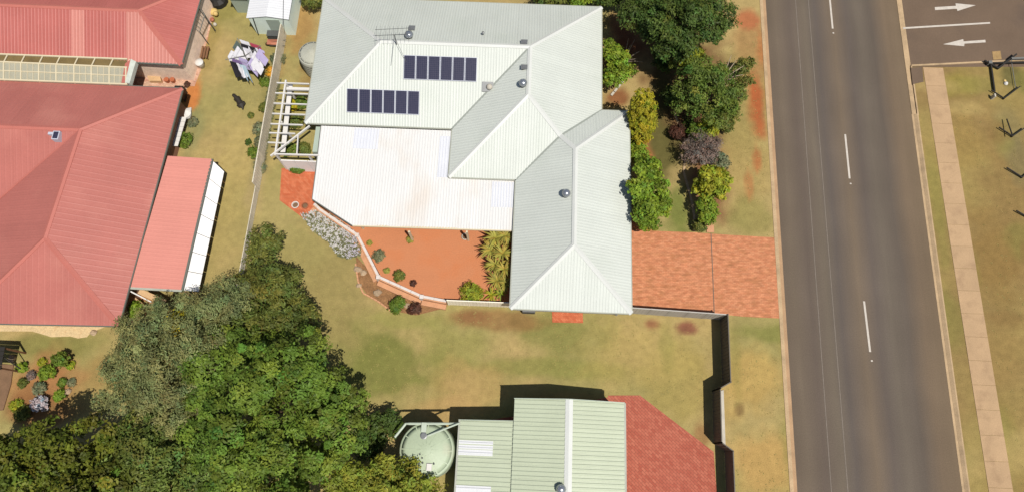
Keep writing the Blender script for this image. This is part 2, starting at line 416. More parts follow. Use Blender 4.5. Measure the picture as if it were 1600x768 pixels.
def ground_grid(name, x0, x1, y0, y1, step, base, patches, z=0.0, dry=None):
    xs = np.arange(x0, x1 + 1e-6, step); ys = np.arange(y0, y1 + 1e-6, step)
    X, Y = np.meshgrid(xs, ys); n, m_ = X.shape
    X[:, -1] = x1
    C = np.zeros((n, m_, 3)); C[:] = base
    if dry is not None:
        f = np.clip((fbm(X, Y, 4.0, 11) - 0.38) / 0.3, 0, 1)[..., None]
        C = C * (1 - f) + np.array(dry) * f
    for i, (px, py, rx, ry, col, amt) in enumerate(patches):
        c = G(px, py); sc = 24.0
        dx = (X - c.x) / (rx / sc); dy = (Y - c.y) / (ry / sc)
        d = np.sqrt(dx * dx + dy * dy) + (fbm(X, Y, 2.2, 50 + i) - 0.5) * 1.1 + (fbm(X, Y, 0.7, 90 + i) - 0.5) * 0.5
        f = (np.clip((1.15 - d) / 0.6, 0, 1) * amt)[..., None]
        C = C * (1 - f) + np.array(A(*col)) * f
    C *= (0.90 + 0.20 * fbm(X, Y, 0.8, 5))[..., None]
    Z = z + (fbm(X, Y, 3.0, 3) - 0.5) * 0.02
    idx = np.arange(n * m_).reshape(n, m_)
    F = np.stack([idx[:-1, :-1], idx[:-1, 1:], idx[1:, 1:], idx[1:, :-1]], -1).reshape(-1, 4)
    me = np_mesh(name, np.stack([X, Y, Z], -1).reshape(-1, 3), F, True, C.reshape(-1, 3))
    return tag(link_mesh(name, me, M['grass']), kind='structure')


base_m = mat('dry_earth', A(170, 146, 98), 0.95, 0.15, 0.2, 8, 0.15)
g = MB(); g.add([(-500, -500, -0.22), (500, -500, -0.22), (500, 500, -0.22), (-500, 500, -0.22)], [(0, 1, 2, 3)])
tag(g.build('ground', base_m), kind='structure')

GREEN = (128, 130, 66); DGREEN = (112, 124, 62); DRY = (194, 168, 106); DIRT = (184, 104, 62); BROWN = (142, 98, 66)
lawn_patches = [
    # back lawn
    (560, 520, 90, 60, (158, 148, 88), .7), (610, 575, 100, 60, GREEN, .85), (700, 545, 60, 40, (156, 150, 84), .6), (520, 480, 50, 60, (164, 146, 92), .6), (880, 520, 70, 40, (140, 138, 76), .75), (860, 575, 160, 16, (142, 142, 74), .7),
    (1070, 600, 60, 60, (170, 152, 82), .5), (740, 600, 70, 40, (190, 158, 100), .6), (700, 640, 60, 18, (196, 160, 104), .6), (780, 500, 80, 16, (150, 110, 70), .7),
    (735, 494, 36, 14, BROWN, .6), (1018, 506, 14, 9, (150, 96, 72), .9), (1072, 512, 17, 11, (146, 92, 74), .9), (1000, 560, 90, 60, (186, 164, 96), .5), (440, 330, 50, 60, (184, 166, 108), .6),
    (520, 430, 60, 60, (160, 146, 90), .6), (470, 400, 40, 40, (166, 152, 94), .5), (640, 500, 60, 14, (152, 150, 80), .6), (1095, 680, 14, 24, (150, 100, 66), .6),
    (880, 620, 90, 8, (176, 146, 90), .7), (1040, 540, 16, 40, (152, 146, 78), .5),
    # left neighbour's yard
    (370, 250, 60, 90, (194, 172, 108), .7), (360, 330, 40, 90, (184, 164, 102), .6), (420, 150, 14, 90, (150, 140, 84), .8), (408, 240, 16, 90, (150, 140, 92), .8), (330, 60, 16, 70, (150, 132, 70), .5),
    (300, 200, 22, 60, (150, 150, 100), .6), (380, 112, 22, 12, (150, 142, 72), .8), (345, 20, 40, 22, (150, 142, 76), .6), (300, 150, 14, 30, (216, 130, 70), .85), (318, 55, 10, 30, (190, 120, 66), .7),
    (400, 200, 20, 60, (186, 164, 104), .6), (400, 300, 18, 60, (182, 160, 112), .6), (470, 40, 25, 60, (176, 140, 86), .9), (440, 90, 12, 60, (168, 142, 92), .7), (495, 100, 26, 60, (158, 124, 72), .8),
    # lower left
    (70, 540, 90, 22, (140, 134, 74), .8), (150, 590, 30, 50, (170, 138, 84), .7), (70, 600, 60, 50, (176, 124, 80), .9), (110, 530, 60, 16, (150, 144, 82), .5), (210, 480, 30, 30, (196, 134, 88), .8), (60, 640, 60, 30, (150, 106, 66), .8),
    # front garden and verge
    (970, 70, 40, 60, (132, 78, 52), .95), (990, 30, 50, 40, (136, 88, 62), .95), (1060, 100, 80, 110, (120, 82, 56), .9), (965, 150, 26, 20, (150, 96, 62), .9), (1035, 230, 34, 110, (104, 98, 54), .95), (1035, 150, 30, 70, (102, 92, 52), .95),
    (1060, 330, 24, 60, (122, 130, 64), .9), (1110, 260, 36, 110, (142, 98, 70), .9), (1005, 250, 22, 60, (196, 116, 74), .9), (1090, 180, 50, 70, (110, 80, 54), .9), (1000, 350, 24, 22, (214, 124, 78), .9),
    (1160, 260, 34, 130, (182, 158, 98), .85), (1170, 340, 36, 40, (146, 140, 78), .6), (1170, 80, 30, 80, (176, 138, 88), .8), (1172, 160, 16, 75, DIRT, .98), (1180, 190, 12, 36, DIRT, .9), (1160, 32, 20, 26, (188, 112, 74), .85), (1176, 250, 7, 30, DIRT, .7),
    (1150, 200, 24, 60, (164, 146, 88), .6), (1178, 80, 8, 50, (192, 124, 76), .7), (1166, 290, 7, 30, (186, 120, 74), .6),
    (1190, 520, 50, 16, (132, 134, 68), .7), (1175, 600, 46, 60, (198, 164, 96), .7), (1190, 720, 50, 60, (204, 162, 98), .7), (1236, 700, 14, 60, (150, 142, 78), .5), (1155, 640, 8, 12, (130, 104, 66), .8), (1225, 560, 12, 80, (166, 150, 84), .5),
    (1150, 560, 10, 60, (150, 140, 76), .5),
]
RX0, RX1 = 18.14, 17.51         # west kerb line at y = 34.8 and y = -0.9
RSL = (RX0 - RX1) / 35.7        # the road runs slightly across the house grid


def road_x(y, off=0.0): return RX1 + RSL * (y + 0.9) + off


lawn = ground_grid('lawn', -60, 17.0, -14, 60, 0.2, A(170, 157, 98), lawn_patches, 0.0, A(188, 164, 108))
# the lawn's east edge follows the kerb
co = np.zeros(len(lawn.data.vertices) * 3, np.float32); lawn.data.vertices.foreach_get('co', co); co = co.reshape(-1, 3)
sel = co[:, 0] > 14
k = (co[sel, 0] - 14) / 3.0
co[sel, 0] = 14 + k * (road_x(co[sel, 1], -0.50) - 14)
lawn.data.vertices.foreach_set('co', co.ravel()); lawn.data.update()

verge_patches = [(1450, 300, 30, 200, (178, 160, 96), .6), (1500, 500, 14, 200, (162, 146, 84), .6), (1520, 640, 14, 140, (130, 120, 60), .8), (1495, 560, 12, 60, (196, 172, 116), .6), (1570, 300, 40, 140, (150, 122, 76), .7),
                 (1500, 130, 30, 30, (160, 146, 72), .7), (1520, 220, 40, 60, (168, 140, 80), .6), (1575, 200, 30, 60, (150, 134, 88), .8), (1580, 120, 26, 30, (104, 100, 60), .8), (1590, 250, 24, 60, (136, 124, 84), .7),
                 (1565, 400, 40, 100, (150, 120, 70), .75), (1580, 560, 30, 80, (160, 132, 80), .6), (1590, 690, 20, 80, (150, 126, 72), .6), (1425, 120, 10, 14, (112, 98, 92), .8), (1500, 330, 10, 120, (146, 138, 72), .6),
                 (1435, 170, 10, 40, (160, 148, 84), .6), (1480, 480, 8, 180, (190, 172, 118), .6), (1540, 430, 8, 60, (146, 136, 70), .6), (1500, 650, 16, 100, (190, 164, 112), .6), (1525, 720, 8, 60, (128, 124, 58), .7)]
_vr = random.Random(3)
for _k in range(26):
    _x = _vr.uniform(1470, 1620); _y = _vr.uniform(120, 768)
    verge_patches.append((_x, _y, _vr.uniform(10, 30), _vr.uniform(14, 50), _vr.choice([(136, 130, 68), (190, 166, 106), (142, 112, 68), (172, 152, 92), (150, 140, 76)]), .55))
verge = ground_grid('grass_verge', 30.0, 62, -14, 29.95, 0.2, A(168, 146, 88), verge_patches, 0.0, A(156, 130, 82))
co = np.zeros(len(verge.data.vertices) * 3, np.float32); verge.data.vertices.foreach_get('co', co); co = co.reshape(-1, 3)
# stretch the west side to the east kerb
ROADW = 10.07
sel = co[:, 0] < 33; k = (co[sel, 0] - 30) / 3.0
e0 = road_x(co[sel, 1], ROADW + 0.42)
co[sel, 0] = e0 + k * (33 - e0)
top = co[:, 1] > 26; sl_ = (co[top, 1] - 26) / 3.95
co[top, 1] = 26 + sl_ * (29.42 + 0.045 * (co[top, 0] - 28.5) - 26)
verge.data.vertices.foreach_set('co', co.ravel()); verge.data.update()

# ------------------------------------------------------------------ road, kerbs, side road, footpath
def strip(name, offs0, offs1, z0, z1, y0, y1, m):
    b = MB(); b.slab([(road_x(y0, offs0), y0), (road_x(y0, offs1), y0), (road_x(y1, offs1), y1), (road_x(y1, offs0), y1)], z0, z1)
    return tag(b.build(name, m), kind='structure')


ROADZ = -0.11
ang = math.atan(RSL)
rd = MB(); rd.add([(-0.2, -120, 0), (10.3, -120, 0), (10.3, 160, 0), (-0.2, 160, 0)], [(0, 1, 2, 3)])
road = tag(rd.build('road', M['asphalt']), kind='structure')
road.location = (road_x(0), 0, ROADZ); road.rotation_euler = (0, 0, -ang); ORG[road.name] = Vector((0, 0, 0))
strip('gutter_channel', -0.26, 0.0, -0.21, ROADZ + 0.012, -120, 160, M['gutter_conc'])
strip('kerb', -0.50, -0.26, -0.21, 0.028, -120, 160, M['concrete'])
strip('gutter_channel', ROADW, ROADW + 0.16, -0.21, ROADZ + 0.012, -120, 25.4, M['concrete'])
b = MB(); sec = [(.16, -.21), (.42, -.21), (.42, .015), (.34, .012), (.16, ROADZ + .02)]
b.add([(road_x(yy, ROADW + ox), yy, oz) for yy in (-120, 25.4) for ox, oz in sec], [(0, 1, 2, 3, 4), (9, 8, 7, 6, 5)] + [(k, 5 + k, 5 + (k + 1) % 5, (k + 1) % 5) for k in range(5)])
tag(b.build('kerb', M['concrete']), kind='structure')
strip('kerb', ROADW + 0.36, ROADW + 0.46, -0.21, 0.004, 25.3, 29.4, M['concrete'])
strip('kerb', ROADW + 0.02, ROADW + 0.42, -0.21, ROADZ + 0.03, 25.4, 60, M['concrete'])


def on_road(poly, name, m, z, parent):
    """flat painted mark on the road, as a sheet 4 mm thick"""
    b = MB(); b.slab(poly, z, z + 0.004)
    o = b.build(name, m, None); mw = parent.matrix_basis.copy(); o.parent = parent; o.matrix_parent_inverse = mw.inverted()
    return o


def gp(pts, z=0.0): return [tuple(G(x, y, z)[:2]) for x, y in pts]


for a, b_ in (((1296.5, -2), (1301, 45)), ((1320.5, 210), (1327.5, 279)), ((1350, 470), (1359.5, 549)), ((1287, -80), (1291, -40)), ((1387, 790), (1399, 880))):
    p = G(*a, ROADZ); q = G(*b_, ROADZ); w = 0.065
    on_road([(p.x - w, p.y), (p.x + w, p.y), (q.x + w, q.y), (q.x - w, q.y)], 'lane_line', M['paint'], ROADZ + 0.004, road)
for c in ((1302, 52), (1329, 287), (1362, 563)):
    p = G(*c, ROADZ); b = MB(); b.box(p.x - .06, p.x + .06, p.y - .05, p.y + .05, ROADZ, ROADZ + .02)
    o = b.build('road_stud', M['paint'], None); o.parent = road; o.matrix_parent_inverse = road.matrix_basis.inverted()
for a, b_ in (((1238.5, -60), (1300, 780)), ((1258, -60), (1326, 780))):
    p = G(*a, ROADZ); q = G(*b_, ROADZ); w = 0.022
    on_road([(p.x - w, p.y), (p.x + w, p.y), (q.x + w, q.y), (q.x - w, q.y)], 'edge_line', M['seam'], ROADZ + 0.003, road)

sr = MB(); sr.slab([(road_x(29.2, ROADW + 0.42), 29.35), (road_x(70, ROADW + 0.42), 70), (140, 70), (140, 34.0), (60, 30.6)], -0.21, -0.075)
side = tag(sr.build('side_road', M['asphalt_side']), kind='structure')


def mark(poly, name):
    b = MB(); b.slab(gp(poly, -0.07), -0.071, -0.067); return b.build(name, M['paint'], side)


mark([(1460.5, 11.5), (1461, 16), (1495, 14), (1496, 17.5), (1524.5, 8.5), (1493, 5.5), (1493.5, 9.5)], 'painted_arrow')
mark([(1473.5, 69.5), (1505, 61.5), (1505.5, 65), (1539.5, 62.5), (1540, 66.5), (1507, 68.5), (1506.5, 72.5)], 'painted_arrow')
mark([(1411, 43), (1411, 45.6), (1470, 42), (1547, 37.3), (1547, 34.8), (1470, 39.4)], 'painted_line')
b = MB(); b.slab(gp([(1424, 101.5), (1424, 104), (1545, 98), (1640, 93), (1640, 90.5), (1545, 95.5)], 0), -0.2, 0.03)
tag(b.build('kerb', M['concrete']), kind='structure')
b = MB(); b.slab(gp([(1551, 80), (1564, 79), (1566, 92), (1553, 93)], 0), -0.2, -0.06)
tag(b.build('drain_pit', M['grate'], None), 'square yellowish concrete pit cover on the side road beside the black post', 'pit cover')
# dark patch of asphalt at the corner and crossing seam
b = MB(); b.slab(gp([(1423, 106), (1441, 105), (1443, 128), (1426, 132)], 0), -0.2, 0.012)
tag(b.build('asphalt_patch', M['asphalt_side']), kind='structure')
fp = thing('footpath', None, None, (0, 0, 0)); tag(fp, kind='structure')
del fp['kind']; fp['kind'] = 'structure'
y = 29.3; i = 0
while y > -9:
    ln = 1.55
    xa = lambda yy: 29.14 + (yy + 0.41) * 0.0074
    b = MB(); b.slab([(xa(y), y), (xa(y) + 1.48, y), (xa(y - ln + .015) + 1.48, y - ln + .015), (xa(y - ln + .015), y - ln + .015)], -0.2, 0.022 + random.uniform(-.004, .006))
    b.build('slab', M['path_slab'], fp); y -= ln


def sheet(name, pts, m, z0, z1, kind='structure', pz=0.0):
    b = MB(); b.slab(gp(pts, pz), z0, z1); return tag(b.build(name, m), kind=kind)


sheet('driveway', [(986, 358), (1000, 360), (1086, 363), (1140, 367), (1213, 371), (1222, 497), (1160, 494), (1100, 487), (986, 482)], M['drive'], -0.1, 0.016)
tr = MB(); tr.bar(G(1111, 364, .02), G(1116, 488, .02), 0.045, 0.03); tag(tr.build('gate_track', M['fence_dark']), 'dark steel gate track set across the orange brick driveway', 'gate track')
sheet('terrace', [(440, 263), (497, 263), (492, 318), (520, 338), (478, 344), (437, 313)], M['terrace'], -0.1, 0.018)
sheet('brick_apron', [(950, 617), (1000, 617), (1115, 705), (1122, 800), (940, 800)], M['apron'], -0.1, 0.016)
sheet('brick_apron', [(722, 662), (800, 650), (960, 618), (960, 800), (722, 800)], M['apron'], -0.1, 0.013)
sheet('doorstep', [(862, 470), (910, 470), (911, 504), (863, 503)], M['terrace'], -0.1, 0.03)
sheet('brick_path', [(312, -10), (335, -10), (332, 30), (320, 80), (314, 110), (304, 135), (283, 135), (282, 100), (300, 60)], M['pinkbrick'], -0.1, 0.016)
sheet('courtyard', [(196, 92), (290, 98), (292, 140), (190, 140)], M['pinkbrick'], -0.1, 0.012)
sheet('sandstone_path', [(-20, 500), (190, 500), (142, 519), (136, 526), (122, 528), (110, 525), (80, 526), (64, 521), (50, 517), (-20, 517)], M['crazy'], -0.1, 0.02)
sheet('timber_deck', [(-60, 562), (22, 570), (18, 600), (6, 640), (-60, 650)], M['deck'], -0.1, 0.08)

# ------------------------------------------------------------------ roofs
def clip_half(poly, ux, uy, lim, keep_less):
    out = []
    for i in range(len(poly)):
        p = poly[i]; q = poly[(i + 1) % len(poly)]
        a = p[0] * ux + p[1] * uy - lim; c = q[0] * ux + q[1] * uy - lim
        if keep_less: a = -a; c = -c
        if a >= 0: out.append(p)
        if (a > 0) != (c > 0) and abs(a - c) > 1e-9:
            t = a / (a - c); out.append((p[0] + (q[0] - p[0]) * t, p[1] + (q[1] - p[1]) * t))
    return out


def roof_face(poly, fall, m, parent, w=0.76, ribs=4, name='roof_sheet', rw=0.055, rh=0.011, lift=0.0, mats=None):
    """one roof plane laid as separate ribbed sheets; poly = 3D corners, fall = plan direction of the slope"""
    P = np.array([tuple(p) for p in poly], float)
    c, *_ = np.linalg.lstsq(np.column_stack([P[:, 0], P[:, 1], np.ones(len(P))]), P[:, 2], rcond=None)
    zf = lambda x, y: c[0] * x + c[1] * y + c[2] + lift
    fx, fy = unit(fall); ux, uy = -fy, fx
    p2 = [(p[0], p[1]) for p in P]
    us = [x * ux + y * uy for x, y in p2]; u0, u1 = min(us), max(us); n = max(1, round((u1 - u0) / w)); w = (u1 - u0) / n
    for i in range(n):
        a = u0 + i * w; q = clip_half(p2, ux, uy, a + 0.0015, False)
        if len(q) >= 3: q = clip_half(q, ux, uy, a + w - 0.0015, True)
        if len(q) < 3: continue
        ar = sum(q[j][0] * q[(j + 1) % len(q)][1] - q[(j + 1) % len(q)][0] * q[j][1] for j in range(len(q)))
        if abs(ar) < 0.01: continue
        if ar < 0: q = q[::-1]
        b = MB(); k = len(q); dz = random.uniform(-.003, .003)
        b.add([(x, y, zf(x, y) + dz) for x, y in q] + [(x, y, zf(x, y) - 0.03) for x, y in q],
              [tuple(range(k)), tuple(range(k, 2 * k))[::-1]] + [(j, k + j, k + (j + 1) % k, (j + 1) % k) for j in range(k)])
        for r in range(ribs):
            ur = a + (r + 0.5) * w / ribs; hits = []
            for j in range(k):
                s, e = q[j], q[(j + 1) % k]; da = s[0] * ux + s[1] * uy - ur; db = e[0] * ux + e[1] * uy - ur
                if (da > 0) != (db > 0):
                    t = da / (da - db); hits.append((s[0] + (e[0] - s[0]) * t, s[1] + (e[1] - s[1]) * t))
            if len(hits) == 2 and math.dist(*hits) > 0.15:
                V = []
                for (x, y) in hits:
                    for off, hh in ((-rw, 0), (-rw * .4, rh), (rw * .4, rh), (rw, 0)):
                        X = x + ux * off; Y = y + uy * off; V.append((X, Y, zf(X, Y) + hh + dz))
                d = (hits[1][0] - hits[0][0]) * fx + (hits[1][1] - hits[0][1]) * fy
                F = [(0, 1, 5, 4), (1, 2, 6, 5), (2, 3, 7, 6), (0, 3, 2, 1), (4, 5, 6, 7)]
                if d > 0: F = [f[::-1] for f in F]
                b.add(V, F)
        b.build(name, mats(i, n) if mats else m, parent)


def cap(p, q, m, parent, drop=0.32, w=0.16, name='ridge_cap'):
    p = Vector(p); q = Vector(q); d = (q - p); h = Vector((-d.y, d.x, 0)).normalized() * w
    V = []
    for e in (p, q):
        V += [e - h + Vector((0, 0, -drop * w + .035)), e + Vector((0, 0, .06)), e + h + Vector((0, 0, -drop * w + .035)), e + h * .9 + Vector((0, 0, -drop * w - .03)), e - h * .9 + Vector((0, 0, -drop * w - .03))]
    b = MB(); b.add(V, [(0, 5, 6, 1), (1, 6, 7, 2), (2, 7, 8, 3), (3, 8, 9, 4), (4, 9, 5, 0), (0, 1, 2, 3, 4), (9, 8, 7, 6, 5)])
    # outward orientation for either direction
    o = b.build(name, m, parent); return o


def valley(p, q, m, parent):
    b = MB(); b.bar(Vector(p) + Vector((0, 0, .012)), Vector(q) + Vector((0, 0, .012)), 0.13, 0.03); return b.build('valley_flashing', m, parent)


def gutter(p, q, m, parent, drop=0.07):
    b = MB(); b.bar(Vector(p) - Vector((0, 0, drop)), Vector(q) - Vector((0, 0, drop)), 0.13, 0.12); return b.build('gutter', m, parent)


def walls(poly, z1, m, parent, z0=-0.05):
    b = MB(); b.slab(poly, z0, z1); return b.build('wall', m, parent)


def window(parent, x0, x1, y, z0, z1, axis='x', out=-1):
    """window set in a wall: frame > pane. axis x: the wall runs along x at this y"""
    b = MB(); t = .06; d = .05
    def bx(mb, a0, a1, c0, c1, e0, e1):
        mb.box(a0, a1, c0, c1, e0, e1) if axis == 'x' else mb.box(c0, c1, a0, a1, e0, e1)
    lo, hi = (y + out * d, y + .02 * -out) ; lo, hi = min(lo, hi), max(lo, hi)
    bx(b, x0, x1, lo, hi, z0, z0 + t); bx(b, x0, x1, lo, hi, z1 - t, z1)
    bx(b, x0, x0 + t, lo, hi, z0 + t, z1 - t); bx(b, x1 - t, x1, lo, hi, z0 + t, z1 - t)
    mid = (x0 + x1) / 2; bx(b, mid - t / 2, mid + t / 2, lo, hi, z0 + t, z1 - t)
    f = b.build('window', M['white'], parent)
    p = MB(); bx(p, x0 + t, x1 - t, y + out * .02 - .006, y + out * .02 + .006, z0 + t, z1 - t); p.build('pane', M['glass'], f)


EZ = 2.6; TP = 0.4545
S0, N0, W0, E0 = 21.45, 31.62, -15.0, 5.15
RZ = EZ + (N0 - S0) / 2 * TP
YR = (N0 + S0) / 2
house = thing('house', 'pale green hip roofed house with white patio roof in the middle of the block', 'house', (-4, 24, 0))
roof = MB(); roof.box(-12, 3, 24.2, 28.8, 2.3, 2.5); roof = roof.build('roof', M['roof_pale'], house)
RW = Vector((W0 + YR - S0, YR, RZ)); J = Vector((0.1, YR, RZ)); RS = Vector((0.1, 22.93, RZ))
cSW = Vector((W0, S0, EZ)); cNW = Vector((W0, N0, EZ)); cNE = Vector((E0, N0, EZ)); cV1 = Vector((-4.95, S0, EZ))
wSW = Vector((-4.95, 17.88, EZ)); wSE = Vector((-0.5, 17.88, EZ))
GN, GS, GE, GW = 23.25, 9.2, 7.05, -0.5
gx = (GE + GW) / 2; gz = EZ + (GE - GW) / 2 * TP; gh = (GE - GW) / 2
GA = Vector((gx, GN - gh, gz)); GB = Vector((gx, GS + gh, gz))
eV = Vector((E0, GN, EZ)); gNE = Vector((GE, GN, EZ)); gSE = Vector((GE, GS, EZ)); gSW = Vector((GW, GS, EZ))
VP = Vector((2.325, 20.57, EZ + 2.825 * TP))
rp = M['roof_pale']
roof_face([cNW, cNE, J, RW], (0, 1), rp, roof)
roof_face([cSW, cNW, RW], (-1, 0), rp, roof)
roof_face([cSW, RW, J, cV1], (0, -1), rp, roof)
roof_face([cV1, J, RS, wSW], (-1, 0), rp, roof)
roof_face([wSW, RS, VP, wSE], (0, -1), rp, roof)
roof_face([J, cNE, eV, VP, RS], (1, 0), rp, roof)
roof_face([VP, eV, gNE, GA], (0, 1), rp, roof)
roof_face([wSE, VP, GA, GB, gSW], (-1, 0), rp, roof)
roof_face([GA, gNE, gSE, GB], (1, 0), rp, roof)
roof_face([gSW, GB, gSE], (0, -1), rp, roof)
cm = M['cap_pale']
for p, q in ((RW, J), (cNW, RW), (cSW, RW), (J, cNE), (J, RS), (RS, wSW), (RS, VP), (GA, gNE), (GA, GB), (GB, gSW), (GB, gSE), (VP, GA)):
    cap(p, q, cm, roof)
for p, q in ((cV1, J), (VP, eV), (VP, wSE)): valley(p, q, M['valley'], roof)
for p, q in ((cNW, cNE), (cNW, cSW), (cSW, cV1), (cNE, eV), (eV, gNE), (gNE, gSE), (gSE, gSW), (gSW, wSE), (wSE, wSW), (wSW, cV1)):
    d = (q - p).normalized(); gutter(p, q, M['gutter'], house)
walls([(W0 + .5, S0 + .45), (W0 + .5, N0 - .5), (E0 - .5, N0 - .5), (E0 - .5, GN - .45), (GE - .45, GN - .45), (GE - .45, GS + .45), (GW + .45, GS + .45), (GW + .45, 18.3), (-4.5, 18.3), (-4.5, S0 + .45)], EZ - .05, M['wall_cream'], house)
gd = MB(); gd.box(GE - .45, GE - .40, 10.4, 15.2, 0.0, 2.2); gd = gd.build('garage_door', M['gutter'], house)
for k in range(5):
    q = MB(); q.box(GE - .40, GE - .385, 10.45, 15.15, 0.04 + k * .43, 0.43 + k * .43); q.build('door_panel', M['gutter'], gd)
window(house, 1.0, 3.0, GS + .45, 1.0, 2.1, 'x', -1); window(house, 16.6, 18.4, GE - .45, .9, 2.1, 'y', 1); window(house, 25, 27.4, E0 - .5, .9, 2.1, 'y', 1)
window(house, 23.5, 25.5, W0 + .5, .9, 2.1, 'y', -1); window(house, -11, -8.5, S0 + .45, .9, 2.1, 'x', -1)
# patio roof
PZ = 2.48
pr = MB(); pr.box(-11, -1.2, 15.2, 17.4, PZ - .30, PZ - .24); pr = pr.build('patio_roof', M['white'], house)
pp = [Vector((x, y, PZ)) for x, y in ((-13.9, 21.33), (-13.82, 16.02), (-11.0, 14.33), (-0.5, 14.42), (-0.5, 17.84), (-4.92, 17.84), (-4.92, 21.33))]
def prz(v): return Vector((v.x, v.y, PZ - (21.33 - v.y) * 0.02))
roof_face([prz(v) for v in (pp[0], pp[1], pp[2], Vector((-4.92, 14.38, 0)), pp[6])], (0, -1), M['patio'], pr, rw=.04, rh=.02)
roof_face([prz(v) for v in (pp[5], Vector((-4.92, 14.38, 0)), pp[3], pp[4])], (0, -1), M['patio'], pr, rw=.04, rh=.02)
for x0, x1, y0, y1 in ((-11.6, -9.9, 19.75, 21.25), (-5.75, -5.0, 17.9, 20.9), (-2.05, -0.6, 15.95, 17.75)):
    roof_face([prz(Vector(v)) for v in ((x0, y0, 0), (x1, y0, 0), (x1, y1, 0), (x0, y1, 0))], (0, -1), M['clear'], pr, name='skylight_sheet', rw=.04, rh=.02, lift=.022)
gutter(prz(pp[2]), prz(pp[3]), M['cream_timber'], house, .06); gutter(prz(pp[1]), prz(pp[2]), M['gutter_dark'], house, .06); gutter(prz(pp[0]), prz(pp[1]), M['gutter_dark'], house, .06)
for x, y in (tuple(G(645, 375, .5)[:2]), tuple(G(732, 375, .5)[:2]), (-10.7, 14.75), (-13.5, 16.3)):
    b = MB(); b.box(x - .06, x + .06, y - .06, y + .06, 0, PZ - .2); b.build('post', M['cream_timber'], house)
# neighbour part: pale carport wall west of the patio (narrow pale strip)
b = MB(); b.slab([(-14.35, 19.5), (-13.95, 19.5), (-13.95, 21.4), (-14.35, 21.4)], 0, 2.2); b.build('side_screen', M['wall_green'], house)


def zroof(x, y):
    """height of the house roof above a plan point"""
    def hip(x0, x1, y0, y1):
        if x0 < x < x1 and y0 < y < y1: return min(x - x0, x1 - x, y - y0, y1 - y)
        return -9
    return EZ + TP * max(hip(W0, E0, S0, N0), hip(-4.95, E0, 17.88, N0), hip(GW, GE, GS, GN))


def on_roof(px, py):
    z = 3.5
    for _ in range(12):
        p = G(px, py, z); z = max(EZ, zroof(p.x, p.y))
    return p


# solar arrays on the south face
def solar(px0, py0, label):
    p0 = on_roof(px0, py0)
    arr = thing('solar_array', label, 'solar panels', p0, 'solar panel arrays on the house roof')
    s = 1 / math.hypot(1, TP); du = Vector((1, 0, 0)); dv = Vector((0, -s, -TP * s)); dn = Vector((0, -TP * s, s))
    proto = None
    rot = Matrix((du, -dv, dn)).transposed().to_4x4()
    for r in (0.3, 1.25):
        b = MB(); b.bar(p0 + dv * r + dn * .05, p0 + dv * r + dn * .05 + du * 4.92, .05, .06); b.build('rail', M['panel_frame'], arr)
    for k in range(6):
        if proto is None:
            b = MB(); b.box(0, .795, -1.58, 0, 0.08, 0.12)
            f = b.build('solar_panel', M['panel_frame'], arr)
            f.data.transform(Matrix.Translation(ORG[arr.name]))
            c = MB(); c.box(.035, .76, -1.545, -.035, 0.1195, 0.124)
            cc = c.build('cell_sheet', M['cell'], f); cc.data.transform(Matrix.Translation(ORG[arr.name]))
            f.matrix_basis = rot; proto = (f, cc)
        else:
            f = copy_part(proto[0], arr, (0, 0, 0)); c = copy_part(proto[1], f, (0, 0, 0))
        f.location = du * (k * .825)
    return arr


solar(631.5, 86.5, 'row of six dark solar panels higher up the roof, right below the ridge')
solar(542.5, 138.5, 'row of six dark solar panels lower down the roof, nearer the white patio')


def whirly(px, py, label, z=None, r=0.23):
    p = on_roof(px, py) if z is None else G(px, py, z)
    t = thing('roof_ventilator', label, 'roof vent', p, 'round silver roof ventilators')
    b = MB(); b.lathe([(.2, -.12), (.19, .18), (.17, .2)], p, 16); b.build('base', M['vent_dark'], t)
    b = MB()
    prof = [(.16, .2), (r, .27), (r * 1.08, .36), (r * .95, .46), (r * .6, .54), (.02, .57)]
    b.lathe(prof, p, 20); b.build('dome', M['steel_dome'], t, smooth=True)
    b = MB()
    for k in range(16):
        a = 2 * math.pi * k / 16; ca, sa = math.cos(a), math.sin(a)
        b.tube([(p.x + ca * q[0] * 1.03, p.y + sa * q[0] * 1.03, p.z + q[1]) for q in prof[:-1]], .012, 4)
    b.build('vane', M['steel_dome'], t)


whirly(640, 59, 'silver whirlybird ventilator beside the television aerial on the pale roof', r=.26)
whirly(817, 134, 'silver whirlybird ventilator below a square vent near the roof ridge', r=.25)
whirly(884, 305, 'silver whirlybird ventilator alone on the garage roof slope', r=.25)


def sqvent(px, py, label):
    p = on_roof(px, py)
    t = thing('square_vent', label, 'roof vent', p, 'small dark square roof vents')
    b = MB(); b.box(p.x - .17, p.x + .17, p.y - .13, p.y + .13, p.z - .1, p.z + .16); b.build('base', M['vent_dark'], t)
    b = MB(); b.box(p.x - .22, p.x + .22, p.y - .17, p.y + .17, p.z + .16, p.z + .19); b.box(p.x - .1, p.x + .1, p.y - .07, p.y + .07, p.z + .19, p.z + .21); b.build('cap', M['vent_grey'], t)


